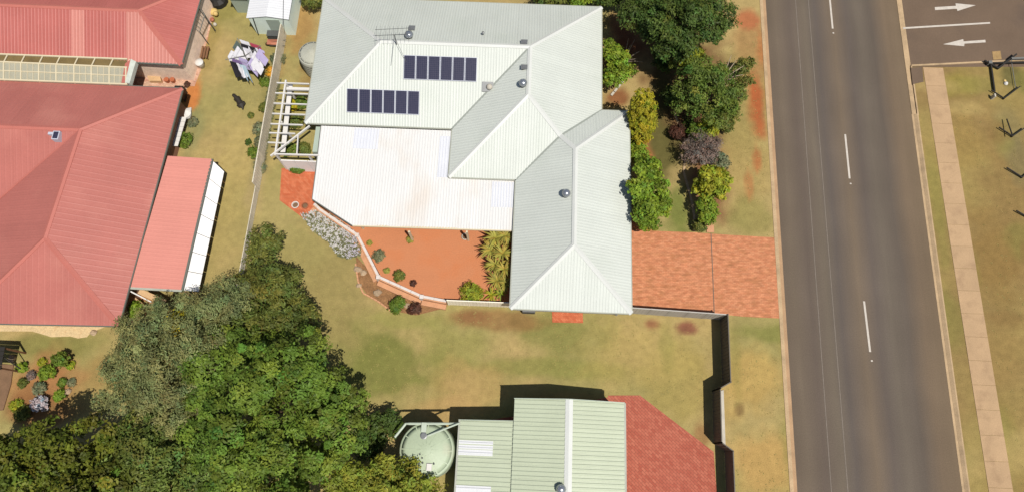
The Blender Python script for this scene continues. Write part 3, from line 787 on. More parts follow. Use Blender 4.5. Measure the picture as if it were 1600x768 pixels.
sqvent(644, 46, 'small square vent just above the round ventilator near the aerial')
sqvent(819, 68, 'small square vent sitting on the north slope at the ridge junction')
sqvent(819, 107, 'small square vent between ridge junction and round ventilator')
p = on_roof(762, 137)
t = thing('roof_cooler', 'square grey roof flashing with a pale dome beside the solar panels', 'roof unit', p)
b = MB(); b.add([(p.x - .38, p.y - .28, p.z - .05), (p.x + .38, p.y - .28, p.z - .05), (p.x + .38, p.y + .32, p.z + .2), (p.x - .38, p.y + .32, p.z + .2), (p.x - .38, p.y - .28, p.z - .3), (p.x + .38, p.y - .28, p.z - .3), (p.x + .38, p.y + .32, p.z - .1), (p.x - .38, p.y + .32, p.z - .1)],
             [(0, 1, 2, 3), (4, 7, 6, 5), (0, 4, 5, 1), (1, 5, 6, 2), (2, 6, 7, 3), (3, 7, 4, 0)]); b.build('tray', M['vent_grey'], t)
b = MB(); b.lathe([(.2, 0), (.2, .15), (.14, .24), (.04, .28)], (p.x + .12, p.y - .02, p.z + .05), 16); b.build('dome', M['concrete_pale'], t, smooth=True)
p = on_roof(755, 55)
t = thing('flue_pipe', 'tiny grey flue pipe alone on the rear roof slope', 'flue', p)
b = MB(); b.tube([p - Vector((0, 0, .1)), p + Vector((0, 0, .25))], .05, 8); b.build('pipe', M['vent_grey'], t)
b = MB(); b.lathe([(.1, .25), (.09, .3), (.02, .34)], p, 10); b.build('cowl', M['vent_grey'], t)
# TV aerial
p = on_roof(620, 70); top = p + Vector((-.25, 0.25, 1.1))
t = thing('television_aerial', 'thin metal television aerial with many rods near the left ridge end', 'aerial', p)
b = MB(); b.tube([p - Vector((0, 0, .1)), Vector((p.x, p.y, top.z))], .03, 6); b.build('mast', M['vent_dark'], t)
tp = Vector((p.x, p.y, top.z))
dirb = Vector((1, .10, 0)).normalized(); per = Vector((-.10, 1, 0)).normalized()
for off, z in ((0.0, 0.0), (.42, .05)):
    b = MB(); c = tp + per * off + Vector((0, 0, z)); b.tube([c - dirb * 1.25, c + dirb * 1.1], .017, 6); b.build('boom', M['vent_dark'], t)
for k in range(9):
    c = tp + dirb * (-1.15 + k * .28); L_ = .42 - k * .012
    b = MB(); b.tube([c - per * L_, c + per * (L_ + .3)], .009, 5); b.build('rod', M['vent_grey'], t)
for a in ((-.35, -1.3), (.75, -1.2)):
    q = on_roof(620, 70) + Vector((a[0], a[1], -.5)); b = MB(); b.tube([tp - Vector((0, 0, .2)), q], .012, 5); b.build('stay', M['vent_grey'], t)

# ------------------------------------------------------------------ red houses
red = thing('red_house', 'large house with a faded red hip roof at the left', 'house', (-30, 15, 0))
rr = MB(); rr.box(-31, -28, 11, 20, 2.0, 2.2); rr = rr.build('roof', M['roof_red'], red)
rz = 4.3; ez = 2.4
rNE = Vector((-23.96, 23.86, ez)); rSE = Vector((-24.75, 7.12, ez)); rSW = Vector((-34.8, 6.9, ez)); rS = Vector((-29.38, 12.03, rz)); rJ = Vector((-28.95, 19.5, rz))
rV = Vector((-34.6, 14.95, ez)); rNW = Vector((-50, 23.95, ez)); rRW = Vector((-50, 19.55, rz)); rSV = Vector((-50, 15.0, ez))
m2 = M['roof_red2']; m1 = M['roof_red']
roof_face([rNE, rNW, rRW, rJ], (0, 1), m1, rr, 1.1, 3, rh=.006); roof_face([rNE, rSE, rS, rJ], (1, -.03), m1, rr, 1.1, 3, rh=.006)
roof_face([rSE, rSW, rS], (0, -1), m1, rr, 1.1, 3, rh=.006); roof_face([rJ, rS, rSW, rV], (-1, .03), m1, rr, 1.1, 3, rh=.006); roof_face([rJ, rV, rSV, rRW], (0, -1), m1, rr, 1.1, 3, rh=.006)
for p, q in ((rNE, rJ), (rJ, rS), (rS, rSE), (rS, rSW), (rJ, rRW)): cap(p, q, M['cap_red'], rr)
valley(rJ, rV, M['cap_red'], rr)
for p, q in ((rNE, rSE), (rSE, rSW), (rNE, rNW)): gutter(p, q, M['gutter_dark'], red)
walls([(-24.5, 23.4), (-25.2, 7.6), (-34.3, 7.4), (-34.1, 15.6), (-49, 15.6), (-49, 23.5)], ez - .05, M['wall_red'], red)
window(red, -31, -29, 7.45, .9, 2.0, 'x', -1)
p = G(88, 212, 4.3)
t = thing('skylight', 'small bluish roof window with white frame on the red roof', 'skylight', p)
b = MB(); b.box(p.x - .22, p.x + .22, p.y - .3, p.y + .3, p.z - .35, p.z + .08); b.build('frame', M['panel_frame'], t)
b = MB(); b.box(p.x - .16, p.x + .16, p.y - .24, p.y + .24, p.z + .08, p.z + .09); b.build('pane', M['cell'], t)
b = MB(); b.box(p.x - .55, p.x - .24, p.y + .05, p.y + .22, p.z - .2, p.z + .05); b.build('hood', M['panel_frame'], t)
# carport lean-to
cp = thing('carport', 'coral red skillion carport with white awning panels attached to the red house', 'carport', (-22.8, 14, 0))
cA = Vector((-24.02, 18.75, 2.3)); cB = Vector((-21.08, 18.73, 2.12)); cC = Vector((-21.38, 9.57, 2.12)); cD = Vector((-24.62, 9.57, 2.3))
roof_face([cA, cB, cC, cD], (1, -.03), M['roof_red_light'], cp, .76, 3, rh=.006)
gutter(cB, cC, M['gutter_dark'], cp, .05); gutter(cC, cD, M['gutter'], cp, .05)
n = 7
for k in range(n):
    f0 = k / n; f1 = (k + 1) / n - .004
    a0 = G(331, 250, 2.05).lerp(G(285, 454, 2.05), f0); a1 = G(331, 250, 2.05).lerp(G(285, 454, 2.05), f1)
    b0 = G(350, 268, 1.45).lerp(G(310, 456, 1.45), f0); b1 = G(350, 268, 1.45).lerp(G(310, 456, 1.45), f1)
    up_ = Vector((0, 0, .03)); b = MB()
    b.add([a0, b0, b1, a1, a0 - up_, b0 - up_, b1 - up_, a1 - up_], [(0, 1, 2, 3), (7, 6, 5, 4), (0, 4, 5, 1), (1, 5, 6, 2), (2, 6, 7, 3), (3, 7, 4, 0)])
    b.bar(a0 + (a1 - a0) * .97 + up_ * .5, b0 + (b1 - b0) * .97 + up_ * .5, .05, .03)
    b.build('awning_panel', M['bright_white'], cp, )
for k in range(4):
    c_ = G(350, 268, 1.45).lerp(G(310, 456, 1.45), .03 + k * .31); b = MB(); b.box(c_.x - .55, c_.x - .49, c_.y - .03, c_.y + .03, 0, 1.7); b.build('post', M['wood_pale'], cp)
for x, y in ((-21.35, 18.6), (-21.6, 9.7), (-24.4, 9.7)):
    b = MB(); b.box(x - .05, x + .05, y - .05, y + .05, 0, 2.05); b.build('post', M['wood_pale'], cp)
# upper red building
up = thing('red_outbuilding', 'second red roofed building behind the clear covered walkway', 'house', (-31, 29, 0))
ur = MB(); ur.box(-40, -29, 28, 30.3, 2.0, 2.2); ur = ur.build('roof', M['roof_red2'], up)
uSE = Vector((-24.4, 25.72, 2.4)); uNE = Vector((-24.0, 32.6, 2.4)); uA = Vector((-27.5, 29.15, 3.7)); uW = Vector((-50, 29.3, 3.7)); uSW = Vector((-50, 26.3, 2.4)); uNW = Vector((-50, 32.7, 2.4))
xl = lambda i, n: m1 if i in (2, 3, 4, 5, 6, 11) else m2
mLight = mat('sunbleached_red_roof', A(220, 144, 130), 0.5, 0.04, 0.45, 8, 0.04, objvar=0.02)
roof_face([uSE, uA, uW, uSW], (0, -1), m2, ur, 1.0, 4, rh=.016, mats=lambda i, n: mLight if (n - 1 - i) in (0, 1, 2, 3, 7) or i in (1, 1) else m2)
roof_face([uSE, uNE, uA], (1, 0), m2, ur, 1.0, 3, rh=.006); roof_face([uA, uNE, uNW, uW], (0, 1), m2, ur, 1.0, 3, rh=.006)
for p, q in ((uSE, uA), (uNE, uA), (uA, uW)): cap(p, q, M['cap_red'], ur)
for p, q in ((uSE, uNE), (uSE, uSW)): gutter(p, q, M['gutter_dark'], up)
walls([(-24.58, 25.9), (-24.2, 32.3), (-49, 32.2), (-49, 26.5)], 2.35, mat('pale_pink_brick_wall', (.78, .60, .47), 0.9, 0.12, 3, 25, 0.2, bump=0.2), up)
# clear covered walkway between them
wk = thing('covered_walkway', 'clear plastic roofed walkway on cream frames between the two red roofs', 'pergola', (-33, 25, 0))
WZ = 2.5
def wpt(px, py, z=WZ): return G(px, py, z)
e = lambda f, x: wpt(x, 85 + 8 * x / 205) if f == 0 else (wpt(x, 97 + 9 * x / 200) if f == 1 else wpt(x, 124.5 + 7.5 * x / 200))
xs = [-30, 6, 33, 61, 88, 116, 143, 171, 197]
for i in range(len(xs) - 1):
    a, b_ = xs[i], xs[i + 1]
    q = MB(); P4 = [e(1, a), e(1, b_), e(2, b_), e(2, a)]; q.slab(P4, WZ - .012, WZ)
    o = q.build('roof_sheet', M['poly'], wk)
    q = MB(); P4 = [e(0, a), e(0, b_), e(1, b_), e(1, a)]; q.slab(P4, WZ - .092, WZ - .08); q.build('side_sheet', M['poly_old'], wk)
for i, x in enumerate(xs[1:]):
    q = MB(); q.bar(e(1, x), e(2, x), .09, .09); q.build('rafter', M['cream_timber'], wk)
    q = MB(); q.bar(e(0, x + 6), e(1, x), .07, .06); q.build('brace', M['cream_timber'], wk)
    for fr in (-9, -18):
        q = MB(); q.bar(e(1, x + fr) + Vector((0, 0, .02)), e(2, x + fr) + Vector((0, 0, .02)), .035, .03); q.build('batten', M['cream_timber'], wk)
for f in (0, 1, 2):
    q = MB(); q.bar(e(f, -30), e(f, 199), .1, .11); q.build('beam', M['cream_timber'], wk)
q = MB(); q.bar((e(1, -30) + e(2, -30)) / 2, (e(1, 199) + e(2, 199)) / 2, .06, .11); q.build('beam', M['cream_timber'], wk)
for x in (6, 61, 116, 171):
    pq = e(2, x); q = MB(); q.box(pq.x - .05, pq.x + .05, pq.y - .05, pq.y + .05, 0, WZ - .06); q.build('post', M['cream_timber'], wk)
q = MB(); a = wpt(205, 93); b_ = wpt(213, 97); c = wpt(203, 131); d_ = wpt(196, 130)
q.slab([a, b_, c, d_], WZ - .3, WZ + .06); q.build('end_panel', mat('pale_teal_panel', A(222, 228, 214), .6), wk)
q = MB(); q.slab([wpt(196, 100), wpt(205, 93), wpt(197, 130), wpt(190, 130)], WZ - .02, WZ + .04); q.build('end_flashing', M['cap_red'], wk)
q = MB(); q.slab([G(228, 108), G(252, 120), G(255, 130), G(236, 130)], 0.02, .3); tag(q.build('timber_ramp', M['wood_pale'], None, G(245, 122)), 'pale timber ramp in the courtyard at the walkway end', 'ramp')
for k, (x, y) in enumerate(((263, 128), (272, 128))):
    pt = G(x, y)
    t = thing('potted_plant', ['small pot plant by the red roof corner, nearer the ramp', 'small pot plant by the red roof corner, nearer the brick path'][k], 'pot plant', pt, 'pot plants in the courtyard')
    b = MB(); b.lathe([(.13, 0), (.19, .3), (.19, .34), (.15, .33)], pt, 12); b.build('pot', M['terracotta'], t)

# ------------------------------------------------------------------ white pergola
pg = thing('pergola', 'white timber pergola at the left end of the pale house', 'pergola', (-16, 22, 0))
PGZ = 2.4; w = M['white']
rows = [131, 147, 163, 179, 195, 209, 224, 240]
def lft(y): return G(441 - (y - 131) * .145, y, PGZ)
for i, y in enumerate(rows[:-1]):
    a = lft(y); e_ = G(484 - (y - 131) * .1 if y < 190 else 468 + (6 if y < 200 else -10), y + 1.5, PGZ)
    if y >= 205: e_ = G(462 if y < 215 else 452, y + 1, PGZ)
    q = MB(); q.bar(a + Vector((-.35, 0, .08)), e_ + Vector((0, 0, .08)), .07, .13); q.build('rafter', w, pg)
q = MB(); q.bar(G(447, 126, PGZ), G(430, 243, PGZ), .11, .17); q.build('beam', w, pg)
q = MB(); q.bar(G(454, 131, PGZ - .5), G(442, 238, PGZ - .5), .32, .05); q.build('shelf_board', w, pg)
q = MB(); q.bar(G(423, 244, PGZ + .02), G(484, 197, PGZ + .02), .09, .16); q.build('hip_beam', w, pg)
q = MB(); q.bar(G(430, 241, PGZ + .04), G(499, 243, PGZ + .04), .09, .16); q.build('beam', w, pg)
q = MB(); q.bar(G(466, 212, PGZ + .03), G(464, 242, PGZ + .03), .07, .13); q.build('rafter', w, pg)
q = MB(); q.bar(G(448, 139, PGZ), G(484, 140, PGZ), .2, .16); q.build('beam', w, pg)
for x, y in ((447, 131), (431, 241), (482, 242), (439, 190)):
    p = G(x, y, PGZ); q = MB(); q.box(p.x - .06, p.x + .06, p.y - .06, p.y + .06, 0, PGZ - .06); q.build('post', w, pg)
a = G(434, 243, PGZ); b_ = G(498, 245, PGZ)
sw = thing('garden_screen', 'pale cream screen wall under the front of the white pergola', 'screen', (a.x, a.y, 0))
for k in range(3):
    x0 = a.x + (b_.x - a.x) * k / 3; x1 = a.x + (b_.x - a.x) * (k + 1) / 3 - .03
    q = MB(); q.box(x0, x1, a.y - .06, a.y, 0.0, 1.75); q.build('panel', M['bright_white'], sw)

# ------------------------------------------------------------------ tanks
def tank(cx, cy, r, h, m, label, smooth=True):
    t = thing('water_tank', label, 'water tank', (cx, cy, 0))
    b = MB()
    pr_ = [(r, 0), (r, .3)]
    for k in range(1, 7): pr_ += [(r, h * k / 7 - .04), (r + .025, h * k / 7), (r, h * k / 7 + .04)]
    pr_ += [(r, h), (r - .06, h + .06)]
    b.lathe(pr_, (cx, cy, 0), 40); b.build('body', m, t, smooth=True)
    b = MB(); b.lathe([(r - .05, h + .04), (r * .75, h + .14), (r * .4, h + .26), (r * .12, h + .32), (.02, h + .33)], (cx, cy, 0), 40); b.build('lid', m, t, smooth=True)
    b = MB()
    for k in range(12):
        an = 2 * math.pi * k / 12
        b.bar((cx + math.cos(an) * r * .93, cy + math.sin(an) * r * .93, h + .075), (cx + math.cos(an) * r * .2, cy + math.sin(an) * r * .2, h + .315), .05, .03)
    b.build('lid_rib', m, t)
    return t


c = G(666, 702, 2.75); tk = tank(c.x, c.y, 1.6, 2.5, M['tank'], 'large round pale green water tank beside the garden shed')
p = G(662, 680, 2.75); b = MB(); b.lathe([(.2, 0), (.2, .13), (.14, .14)], (p.x, p.y, 2.66), 16); b.build('strainer', M['vent_grey'], tk)
b = MB(); b.box(p.x - .17, p.x + .13, p.y + .2, p.y + .75, 2.72, 2.8); b.build('inlet_pipe', M['pvc'], tk)
b = MB(); b.tube([G(718, 660, 2.95), G(668, 680, 2.85)], .055, 8); b.build('inlet_pipe', M['pvc'], tk)
b = MB(); b.tube([G(718, 661, 2.7), G(640, 661, 2.65), G(634, 661, 2.6), G(617, 682, 2.5)], .075, 8); b.build('overflow_pipe', M['pvc'], tk)
b = MB(); b.box(c.x + .1, c.x + .4, c.y - 1.15, c.y - .75, 2.74, 2.84); b.build('hatch', M['white'], tk)
for dx, dy in ((-.35, -.25), (-.2, -.45), (.5, -.75), (-.35, -.75), (-.15, -.72)):
    b = MB(); b.lathe([(.06, 0), (.05, .02)], (c.x + dx, c.y + dy, 2.8), 8); b.build('fixing', M['vent_dark'], tk)
c = G(488, 84, 1.9); tank(c.x, c.y, 1.0, 1.9, M['tank_pale'], 'pale water tank half hidden under the eave left of the house')

# ------------------------------------------------------------------ big shed
sh = thing('garden_shed', 'green steel shed with lean-to and white skylight strips at the bottom', 'shed', (2, -1, 0))
sz = 3.0; sR = 3.45
yB = -6.0
sro = MB(); sro.box(.6, 5.9, yB + .3, 3.2, 2.7, 2.8); sro = sro.build('roof', M['roof_shed'], sh)
xr = 3.2
roof_face([Vector((0.0, 3.68, sz)), Vector((xr, 3.72, sR)), Vector((xr, yB, sR)), Vector((0.0, yB, sz))], (-1, 0), M['roof_shed'], sro, .76, 3, rw=.06, rh=.035)
roof_face([Vector((xr, 3.72, sR)), Vector((6.47, 3.70, sz)), Vector((6.47, yB, sz)), Vector((xr, yB, sR))], (1, 0), M['roof_shed'], sro, .76, 3, rw=.06, rh=.035)
cap(Vector((xr, 3.74, sR)), Vector((xr, yB, sR)), M['cap_pale'], sro, .14, .22)
roof_face([Vector((-3.17, 2.33, 2.6)), Vector((0.0, 2.38, 2.9)), Vector((0.0, yB, 2.9)), Vector((-3.17, yB, 2.6))], (-1, 0), M['roof_shed'], sro, .76, 3, rw=.06, rh=.035, lift=-.02)
for ya, yb in ((1.22, .38), (-1.28, -2.2)):
    zf = lambda x: 2.9 + (x) * .3 / 3.17
    roof_face([Vector((-3.17, ya, zf(-3.17))), Vector((-1.15, ya, zf(-1.15))), Vector((-1.15, yb, zf(-1.15))), Vector((-3.17, yb, zf(-3.17)))], (-1, 0), M['white_sheet'], sro, .84, 3, name='skylight_sheet', rw=.06, rh=.035, lift=.015)
for p, q in (((-3.2, 2.4, 2.6), (-3.2, yB, 2.6)), ((6.52, 3.7, 3.0), (6.52, yB, 3.0))): gutter(p, q, M['gutter'], sh)
b = MB(); b.bar((-.02, 3.7, 2.98), (xr, 3.75, 3.44), .04, .16); b.bar((xr, 3.75, 3.44), (6.5, 3.72, 2.98), .04, .16); b.build('barge_board', M['pvc'], sh)
b = MB(); b.bar((-3.2, 2.36, 2.58), (-.02, 2.41, 2.88), .04, .14); b.build('barge_board', M['pvc'], sh)
walls([(0.06, 3.6), (6.38, 3.6), (6.38, yB + .1), (0.06, yB + .1)], 2.9, M['wall_green'], sh); walls([(-3.05, 2.25), (0.03, 2.25), (0.03, yB + .12), (-3.05, yB + .12)], 2.5, M['wall_green'], sh)
b = MB(); b.box(6.38, 6.42, -1.5, 1.5, 0, 2.5); b.build('roller_door', M['gutter'], sh)
whirly(876, 763, 'silver ventilator on the ridge of the green shed at the bottom edge', 3.3, .26)

# ------------------------------------------------------------------ fences and walls
def sheet_fence(name, label, pts, h, n, m, thick=.04, pos='panel', z0=0.0, group=None, post_m=None, rib=True):
    p0 = Vector((*pts[0], 0)); t = thing(name, label, 'fence', p0, group)
    for (a, b_), k in zip(zip(pts, pts[1:]), n):
        a = Vector((*a, 0)); b_ = Vector((*b_, 0)); d = (b_ - a) / k; u = d.normalized(); nn = Vector((-u.y, u.x, 0))
        for i in range(k):
            s = a + d * i + u * .035; e_ = a + d * (i + 1) - u * .035
            q = MB(); q.bar(s + Vector((0, 0, z0 + h / 2)), e_ + Vector((0, 0, z0 + h / 2)), thick * .5, h - .06)
            if rib:
                L_ = (e_ - s).length; m_ = max(2, int(L_ / .2))
                for r in range(m_):
                    c = s + (e_ - s) * ((r + .5) / m_); q.bar(c + Vector((0, 0, z0 + .05)), c + Vector((0, 0, z0 + h - .06)), .09, thick)
            q.build('panel', m, t)
            q = MB(); q.bar(s + Vector((0, 0, z0 + h - .01)), e_ + Vector((0, 0, z0 + h - .01)), thick + .02, .04); q.build('top_rail', post_m or m, t)
        for i in range(k + 1):
            c = a + d * i; q = MB(); q.box(c.x - .035, c.x + .035, c.y - .035, c.y + .035, -.05, z0 + h + .03); q.build('post', post_m or m, t)
    return t


sheet_fence('sheet_fence', 'grey sheet fence running along the edge of the orange driveway', [(7.3, 9.78), (13.3, 9.6)], 1.62, [5], M['fence_grey'])
sheet_fence('sheet_fence', 'grey brown fence along the verge north of the recessed gate', [(13.3, 9.6), (13.24, 5.4)], 1.75, [3], M['fence_dark'])
sheet_fence('recessed_gate', 'grey brown gate set back between short splayed fence returns', [(13.24, 5.35), (12.58, 4.95), (12.5, 1.75), (13.15, 1.3)], 1.75, [1, 2, 1], M['fence_dark'])
sheet_fence('sheet_fence', 'grey brown fence along the verge beside the red brick apron', [(13.15, 1.25), (13.05, -6)], 1.75, [5], M['fence_dark'])
b = MB(); b.slab([(13.02, 4.95), (13.28, 5.05), (13.22, 1.5), (12.96, 1.7)], -.05, .06)
tag(b.build('concrete_threshold', M['concrete_pale'], None, (12.9, 3.3, 0)), 'pale concrete strip in front of the recessed gate', 'threshold')
sheet_fence('low_fence', 'low beige fence closing the orange terrace beside the garage', [(-4.6, 9.85), (-0.55, 9.85)], 1.3, [3], M['fence_beige'])
sheet_fence('paling_fence', 'weathered paling fence on the boundary left of the pale house', [(-18.25, 44), (-18.42, 17.5)], 1.35, [11], M['fence_paling'], .05)
sheet_fence('wire_fence', 'low weathered fence running from the terrace into the olive tree', [(-18.43, 17.4), (-18.6, 6.5)], .75, [5], M['fence_paling'], .03, rib=False)

# retaining wall with white capping
rw = thing('retaining_wall', 'angled orange brick retaining wall with white capping round the orange terrace', 'wall', (-9, 12, 0))
rp_ = [(-14.3, 16.35), (-13.85, 15.95), (-11.05, 14.2), (-9.32, 11.35), (-6.35, 10.15), (-4.72, 9.9)]
for i in range(len(rp_) - 1):
    a = Vector((*rp_[i], 0)); b_ = Vector((*rp_[i + 1], 0)); u = (b_ - a).normalized()
    hh = (.55, .55, .62, .62, .62)[i]
    q = MB(); q.bar(a + Vector((0, 0, hh / 2)), b_ + Vector((0, 0, hh / 2)), .24, hh); q.build('wall', M['brick_face'], rw)
    nn = Vector((-u.y, u.x, 0))
    k = max(2, int((b_ - a).length / .75))
    for j in range(k):
        s = a + (b_ - a) * (j / k) + u * .008; e_ = a + (b_ - a) * ((j + 1) / k) - u * .008
        q = MB(); q.bar(s + Vector((0, 0, hh + .03)) + nn * .04, e_ + Vector((0, 0, hh + .03)) + nn * .04, .17, .06); q.build('coping', M['cap_white'], rw)
    q = MB(); q.bar(a + Vector((0, 0, .11)) - nn * .28, b_ + Vector((0, 0, .11)) - nn * .28, .32, .26); q.build('footing', M['brick_face'], rw)
for i in (2, 3, 4):
    c = rp_[i]; q = MB(); q.box(c[0] - .13, c[0] + .13, c[1] - .13, c[1] + .13, 0, .78); q.build('pier', M['cap_white'], rw)
b = MB(); b.slab([(-14.2, 16.5), (-11.0, 14.35), (-9.22, 11.5), (-6.3, 10.3), (-4.6, 10.1), (-0.45, 10.1), (-0.45, 18.0), (-4.5, 18.0), (-4.5, 21.5), (-14.2, 21.5)], -.1, .5)
tag(b.build('gravel_terrace', M['soil']), kind='structure')
# garden bed outside the wall, with stone edge
sheet('garden_bed', [(556, 400), (590, 435), (660, 470), (690, 482), (650, 492), (610, 484), (575, 462), (560, 440)], mat('mulch_bed', A(160, 118, 78), .95, .2, 2, 14, .3, bump=.5), -.1, .03)
ed = MB()
edge = [(556, 412), (560, 440), (568, 458), (590, 470), (612, 486)]
ep = [G(*q) for q in edge]
et = thing('bed_edging', 'thin terracotta brick edging curving round the narrow garden bed', 'edging', ep[0])
for a, b_ in zip(ep, ep[1:]):
    k = max(1, int((b_ - a).length / .25))
    for j in range(k):
        q = MB(); q.bar(a + (b_ - a) * (j / k) + Vector((0, 0, .05)), a + (b_ - a) * ((j + .93) / k) + Vector((0, 0, .05)), .1, .11 + random.uniform(-.02, .02)); q.build('brick', M['brick_face'], et)


def rock(px, py, r, label, group, z=0.0, m=None, name='rock'):
    c = G(px, py, z); V = []; F = []; n = 9; mm = 5
    for i in range(mm + 1):
        ph = math.pi * i / mm
        for j in range(n):
            th = 2 * math.pi * j / n; q = r * (1 + random.uniform(-.22, .22))
            V.append((c.x + q * math.sin(ph) * math.cos(th) * 1.15, c.y + q * math.sin(ph) * math.sin(th) * .9, c.z + q * .7 * math.cos(ph) + r * .25))
    for i in range(mm):
        for j in range(n): F.append((i * n + j, (i + 1) * n + j, (i + 1) * n + (j + 1) % n, i * n + (j + 1) % n))
    b = MB(); b.add(V, F); tag(b.build(name, m or M['stone'], None, (c.x, c.y, c.z)), label, 'rock', group)


rock(559, 421, .26, 'pale rock in the narrow bed next to the white flowers', 'rocks in the narrow bed')
rock(568, 426, .22, 'small rounded rock beside the bed corner of the retaining wall', 'rocks in the narrow bed')
rock(561, 446, .18, 'low rock on the brick edging of the narrow bed', 'rocks in the narrow bed')
rock(590, 457, .26, 'flat pale rock halfway along the narrow bed', 'rocks in the narrow bed')
rock(637, 477, .2, 'small rock between the two shrubs of the narrow bed', 'rocks in the narrow bed')

# ------------------------------------------------------------------ black V-armed fence at the right
vf = thing('steel_fence', 'black steel posts with V shaped arms in the dry grass at right', 'fence', G(1569, 154))
apex = [(1560, 107, (1538, 95), (1588, 85)), (1569, 154, (1549, 141), (1594, 135)), (1582, 213, (1561, 199), (1601, 200)), (1597, 277, (1573, 262), (1618, 262)), (1612, 343, (1588, 329), (1634, 328))]
vz = 0.14
for i, (x, y, l, r) in enumerate(apex):
    p = G(x, y, vz); th = .12 if i == 0 else .075
    q = MB(); q.bar(p, G(*l, vz + .05), th, th); q.build('arm', M['black_steel'], vf)
    q = MB(); q.bar(p, G(*r, vz + .05), th, th); q.build('arm', M['black_steel'], vf)
    q = MB(); q.bar((p.x, p.y, 0), (p.x, p.y, vz), .07, .07); q.build('post', M['black_steel'], vf)
q = MB(); q.bar(G(1546, 99, vz), G(1640, 97, vz), .11, .11); q.build('rail', M['black_steel'], vf)
q = MB(); q.bar(G(1580, 92, vz + .1), G(1640, 90, vz + .1), .14, .14); q.build('rail', M['galv'], vf)
q = MB(); q.bar(G(1548, 100, vz), G(1554, 143, vz), .1, .1); q.build('rail', M['black_steel'], vf)
q = MB(); q.bar(G(1580, 94, vz), G(1587, 138, vz), .035, .035); q.build('rail', M['galv'], vf)
q = MB(); q.bar(G(1573, 186, .3), G(1582, 212, .5), .06, .06); q.build('stay', M['black_steel'], vf)
p = G(1546, 99, vz); q = MB(); q.box(p.x - .13, p.x + .13, p.y - .1, p.y + .13, 0, vz + .15); q.build('post', M['galv'], vf)
p = G(1549, 155); b = MB(); b.box(p.x - .05, p.x + .05, p.y - .05, p.y + .2, 0, .45); tag(b.build('marker_post', M['concrete_pale'], None, p), 'short pale marker post in the grass left of the black fence', 'post')
p = G(1571, 131)
t = thing('plastic_bag', 'scrap of white and yellow rubbish under the black steel arms', 'rubbish', p)
b = MB(); b.lathe([(.12, 0), (.16, .05), (.1, .14), (.02, .17)], p, 7); b.build('wrapper', M['white'], t)
b = MB(); b.lathe([(.08, 0), (.11, .05), (.03, .1)], p + Vector((-.02, .25, 0)), 6); b.build('scrap', M['yellow_plastic'], t)

# ------------------------------------------------------------------ left yard things
gs = thing('tool_shed', 'small white roofed garden shed at the top of the left yard', 'shed', G(420, 30))
a0 = G(385, 27, 2.0); a1 = G(451, 31, 2.0); d0 = 4.2
xm = (a0.x + a1.x) / 2; yE = a0.y - .08
roof_face([Vector((a0.x, yE, 2.0)), Vector((xm, yE, 2.28)), Vector((xm, yE + d0, 2.28)), Vector((a0.x, yE + d0, 2.0))], (-1, 0), M['white_sheet'], gs, .8, 4)
roof_face([Vector((xm, yE, 2.28)), Vector((a1.x, yE, 2.0)), Vector((a1.x, yE + d0, 2.0)), Vector((xm, yE + d0, 2.28))], (1, 0), M['white_sheet'], gs, .8, 4)
q = MB(); q.box(a0.x + .1, a1.x - .1, yE + .06, yE + d0 - .1, 0, 1.95); q.add([(a0.x + .1, yE + .06, 1.95), (a1.x - .1, yE + .06, 1.95), (xm, yE + .06, 2.22)], [(0, 1, 2)]); q.build('wall', mat('pale_teal_cladding', (.66, .76, .68), .6, .04, 1, 15, .05), gs)
q = MB(); q.box(xm - .2, xm + .75, yE + .02, yE + .06, 0.05, 1.85); q.build('door', M['wall_green'], gs)
q = MB(); q.bar(G(395, 28, 1.98), G(404, 55, 0.05), .06, .06); q.build('downpipe', M['rubber'], gs)
q = MB(); q.bar(G(443, -4, 2.2), G(442, 42, 2.2), .035, .04); q.build('cable_cover', M['vent_grey'], gs)
g2 = thing('tool_shed', 'low pale green shed end left of the white roofed garden shed', 'shed', G(370, 5))
a = G(357, -4, 1.8); b_ = G(383, -4, 1.8)
q = MB(); q.box(a.x, b_.x, a.y, a.y + 3, 0, 1.7); q.build('wall', M['wall_green'], g2)
q = MB(); q.box(a.x - .1, b_.x + .1, a.y - .1, a.y + 3.1, 1.7, 1.78); q.build('roof', M['wall_green'], g2)
p = G(342, 3)
t = thing('compost_bin', 'dark heap of covered gear at the top edge of the left yard', 'tarp', p)
b = MB(); b.lathe([(.75, 0), (.7, .35), (.45, .6), (.1, .66)], p, 11); b.build('cover', M['rubber'], t)

p = G(430, 60)
t = thing('storage_box', 'dark grey storage box standing below the white roofed shed', 'box', p)
b = MB(); b.box(p.x - .42, p.x + .42, p.y - .2, p.y + .25, 0, .55); b.build('body', M['vent_dark'], t)
b = MB(); b.box(p.x - .44, p.x + .44, p.y - .22, p.y + .27, .55, .6); b.build('lid', M['vent_dark'], t)
p = G(444, 58)
t = thing('gas_bottle', 'small white bottle beside the dark grey storage box', 'bottle', p)
b = MB(); b.lathe([(.15, 0), (.16, .1), (.16, .42), (.09, .52), (.05, .54)], p, 14); b.build('body', M['white'], t, smooth=True)
b = MB(); b.lathe([(.05, .54), (.05, .62)], p, 8); b.build('valve', M['vent_grey'], t)
p = G(431, 72)
t = thing('wheelbarrow', 'pinkish tub wheelbarrow below the dark grey storage box', 'wheelbarrow', p)
b = MB(); b.add([(p.x - .5, p.y - .22, .5), (p.x + .5, p.y - .25, .5), (p.x + .5, p.y + .25, .5), (p.x - .5, p.y + .22, .5), (p.x - .3, p.y - .14, .22), (p.x + .36, p.y - .16, .22), (p.x + .36, p.y + .16, .22), (p.x - .3, p.y + .14, .22)],
             [(4, 5, 6, 7), (0, 4, 7, 3), (1, 2, 6, 5), (0, 1, 5, 4), (3, 7, 6, 2)]); b.build('tray', M['pink_plastic'], t)
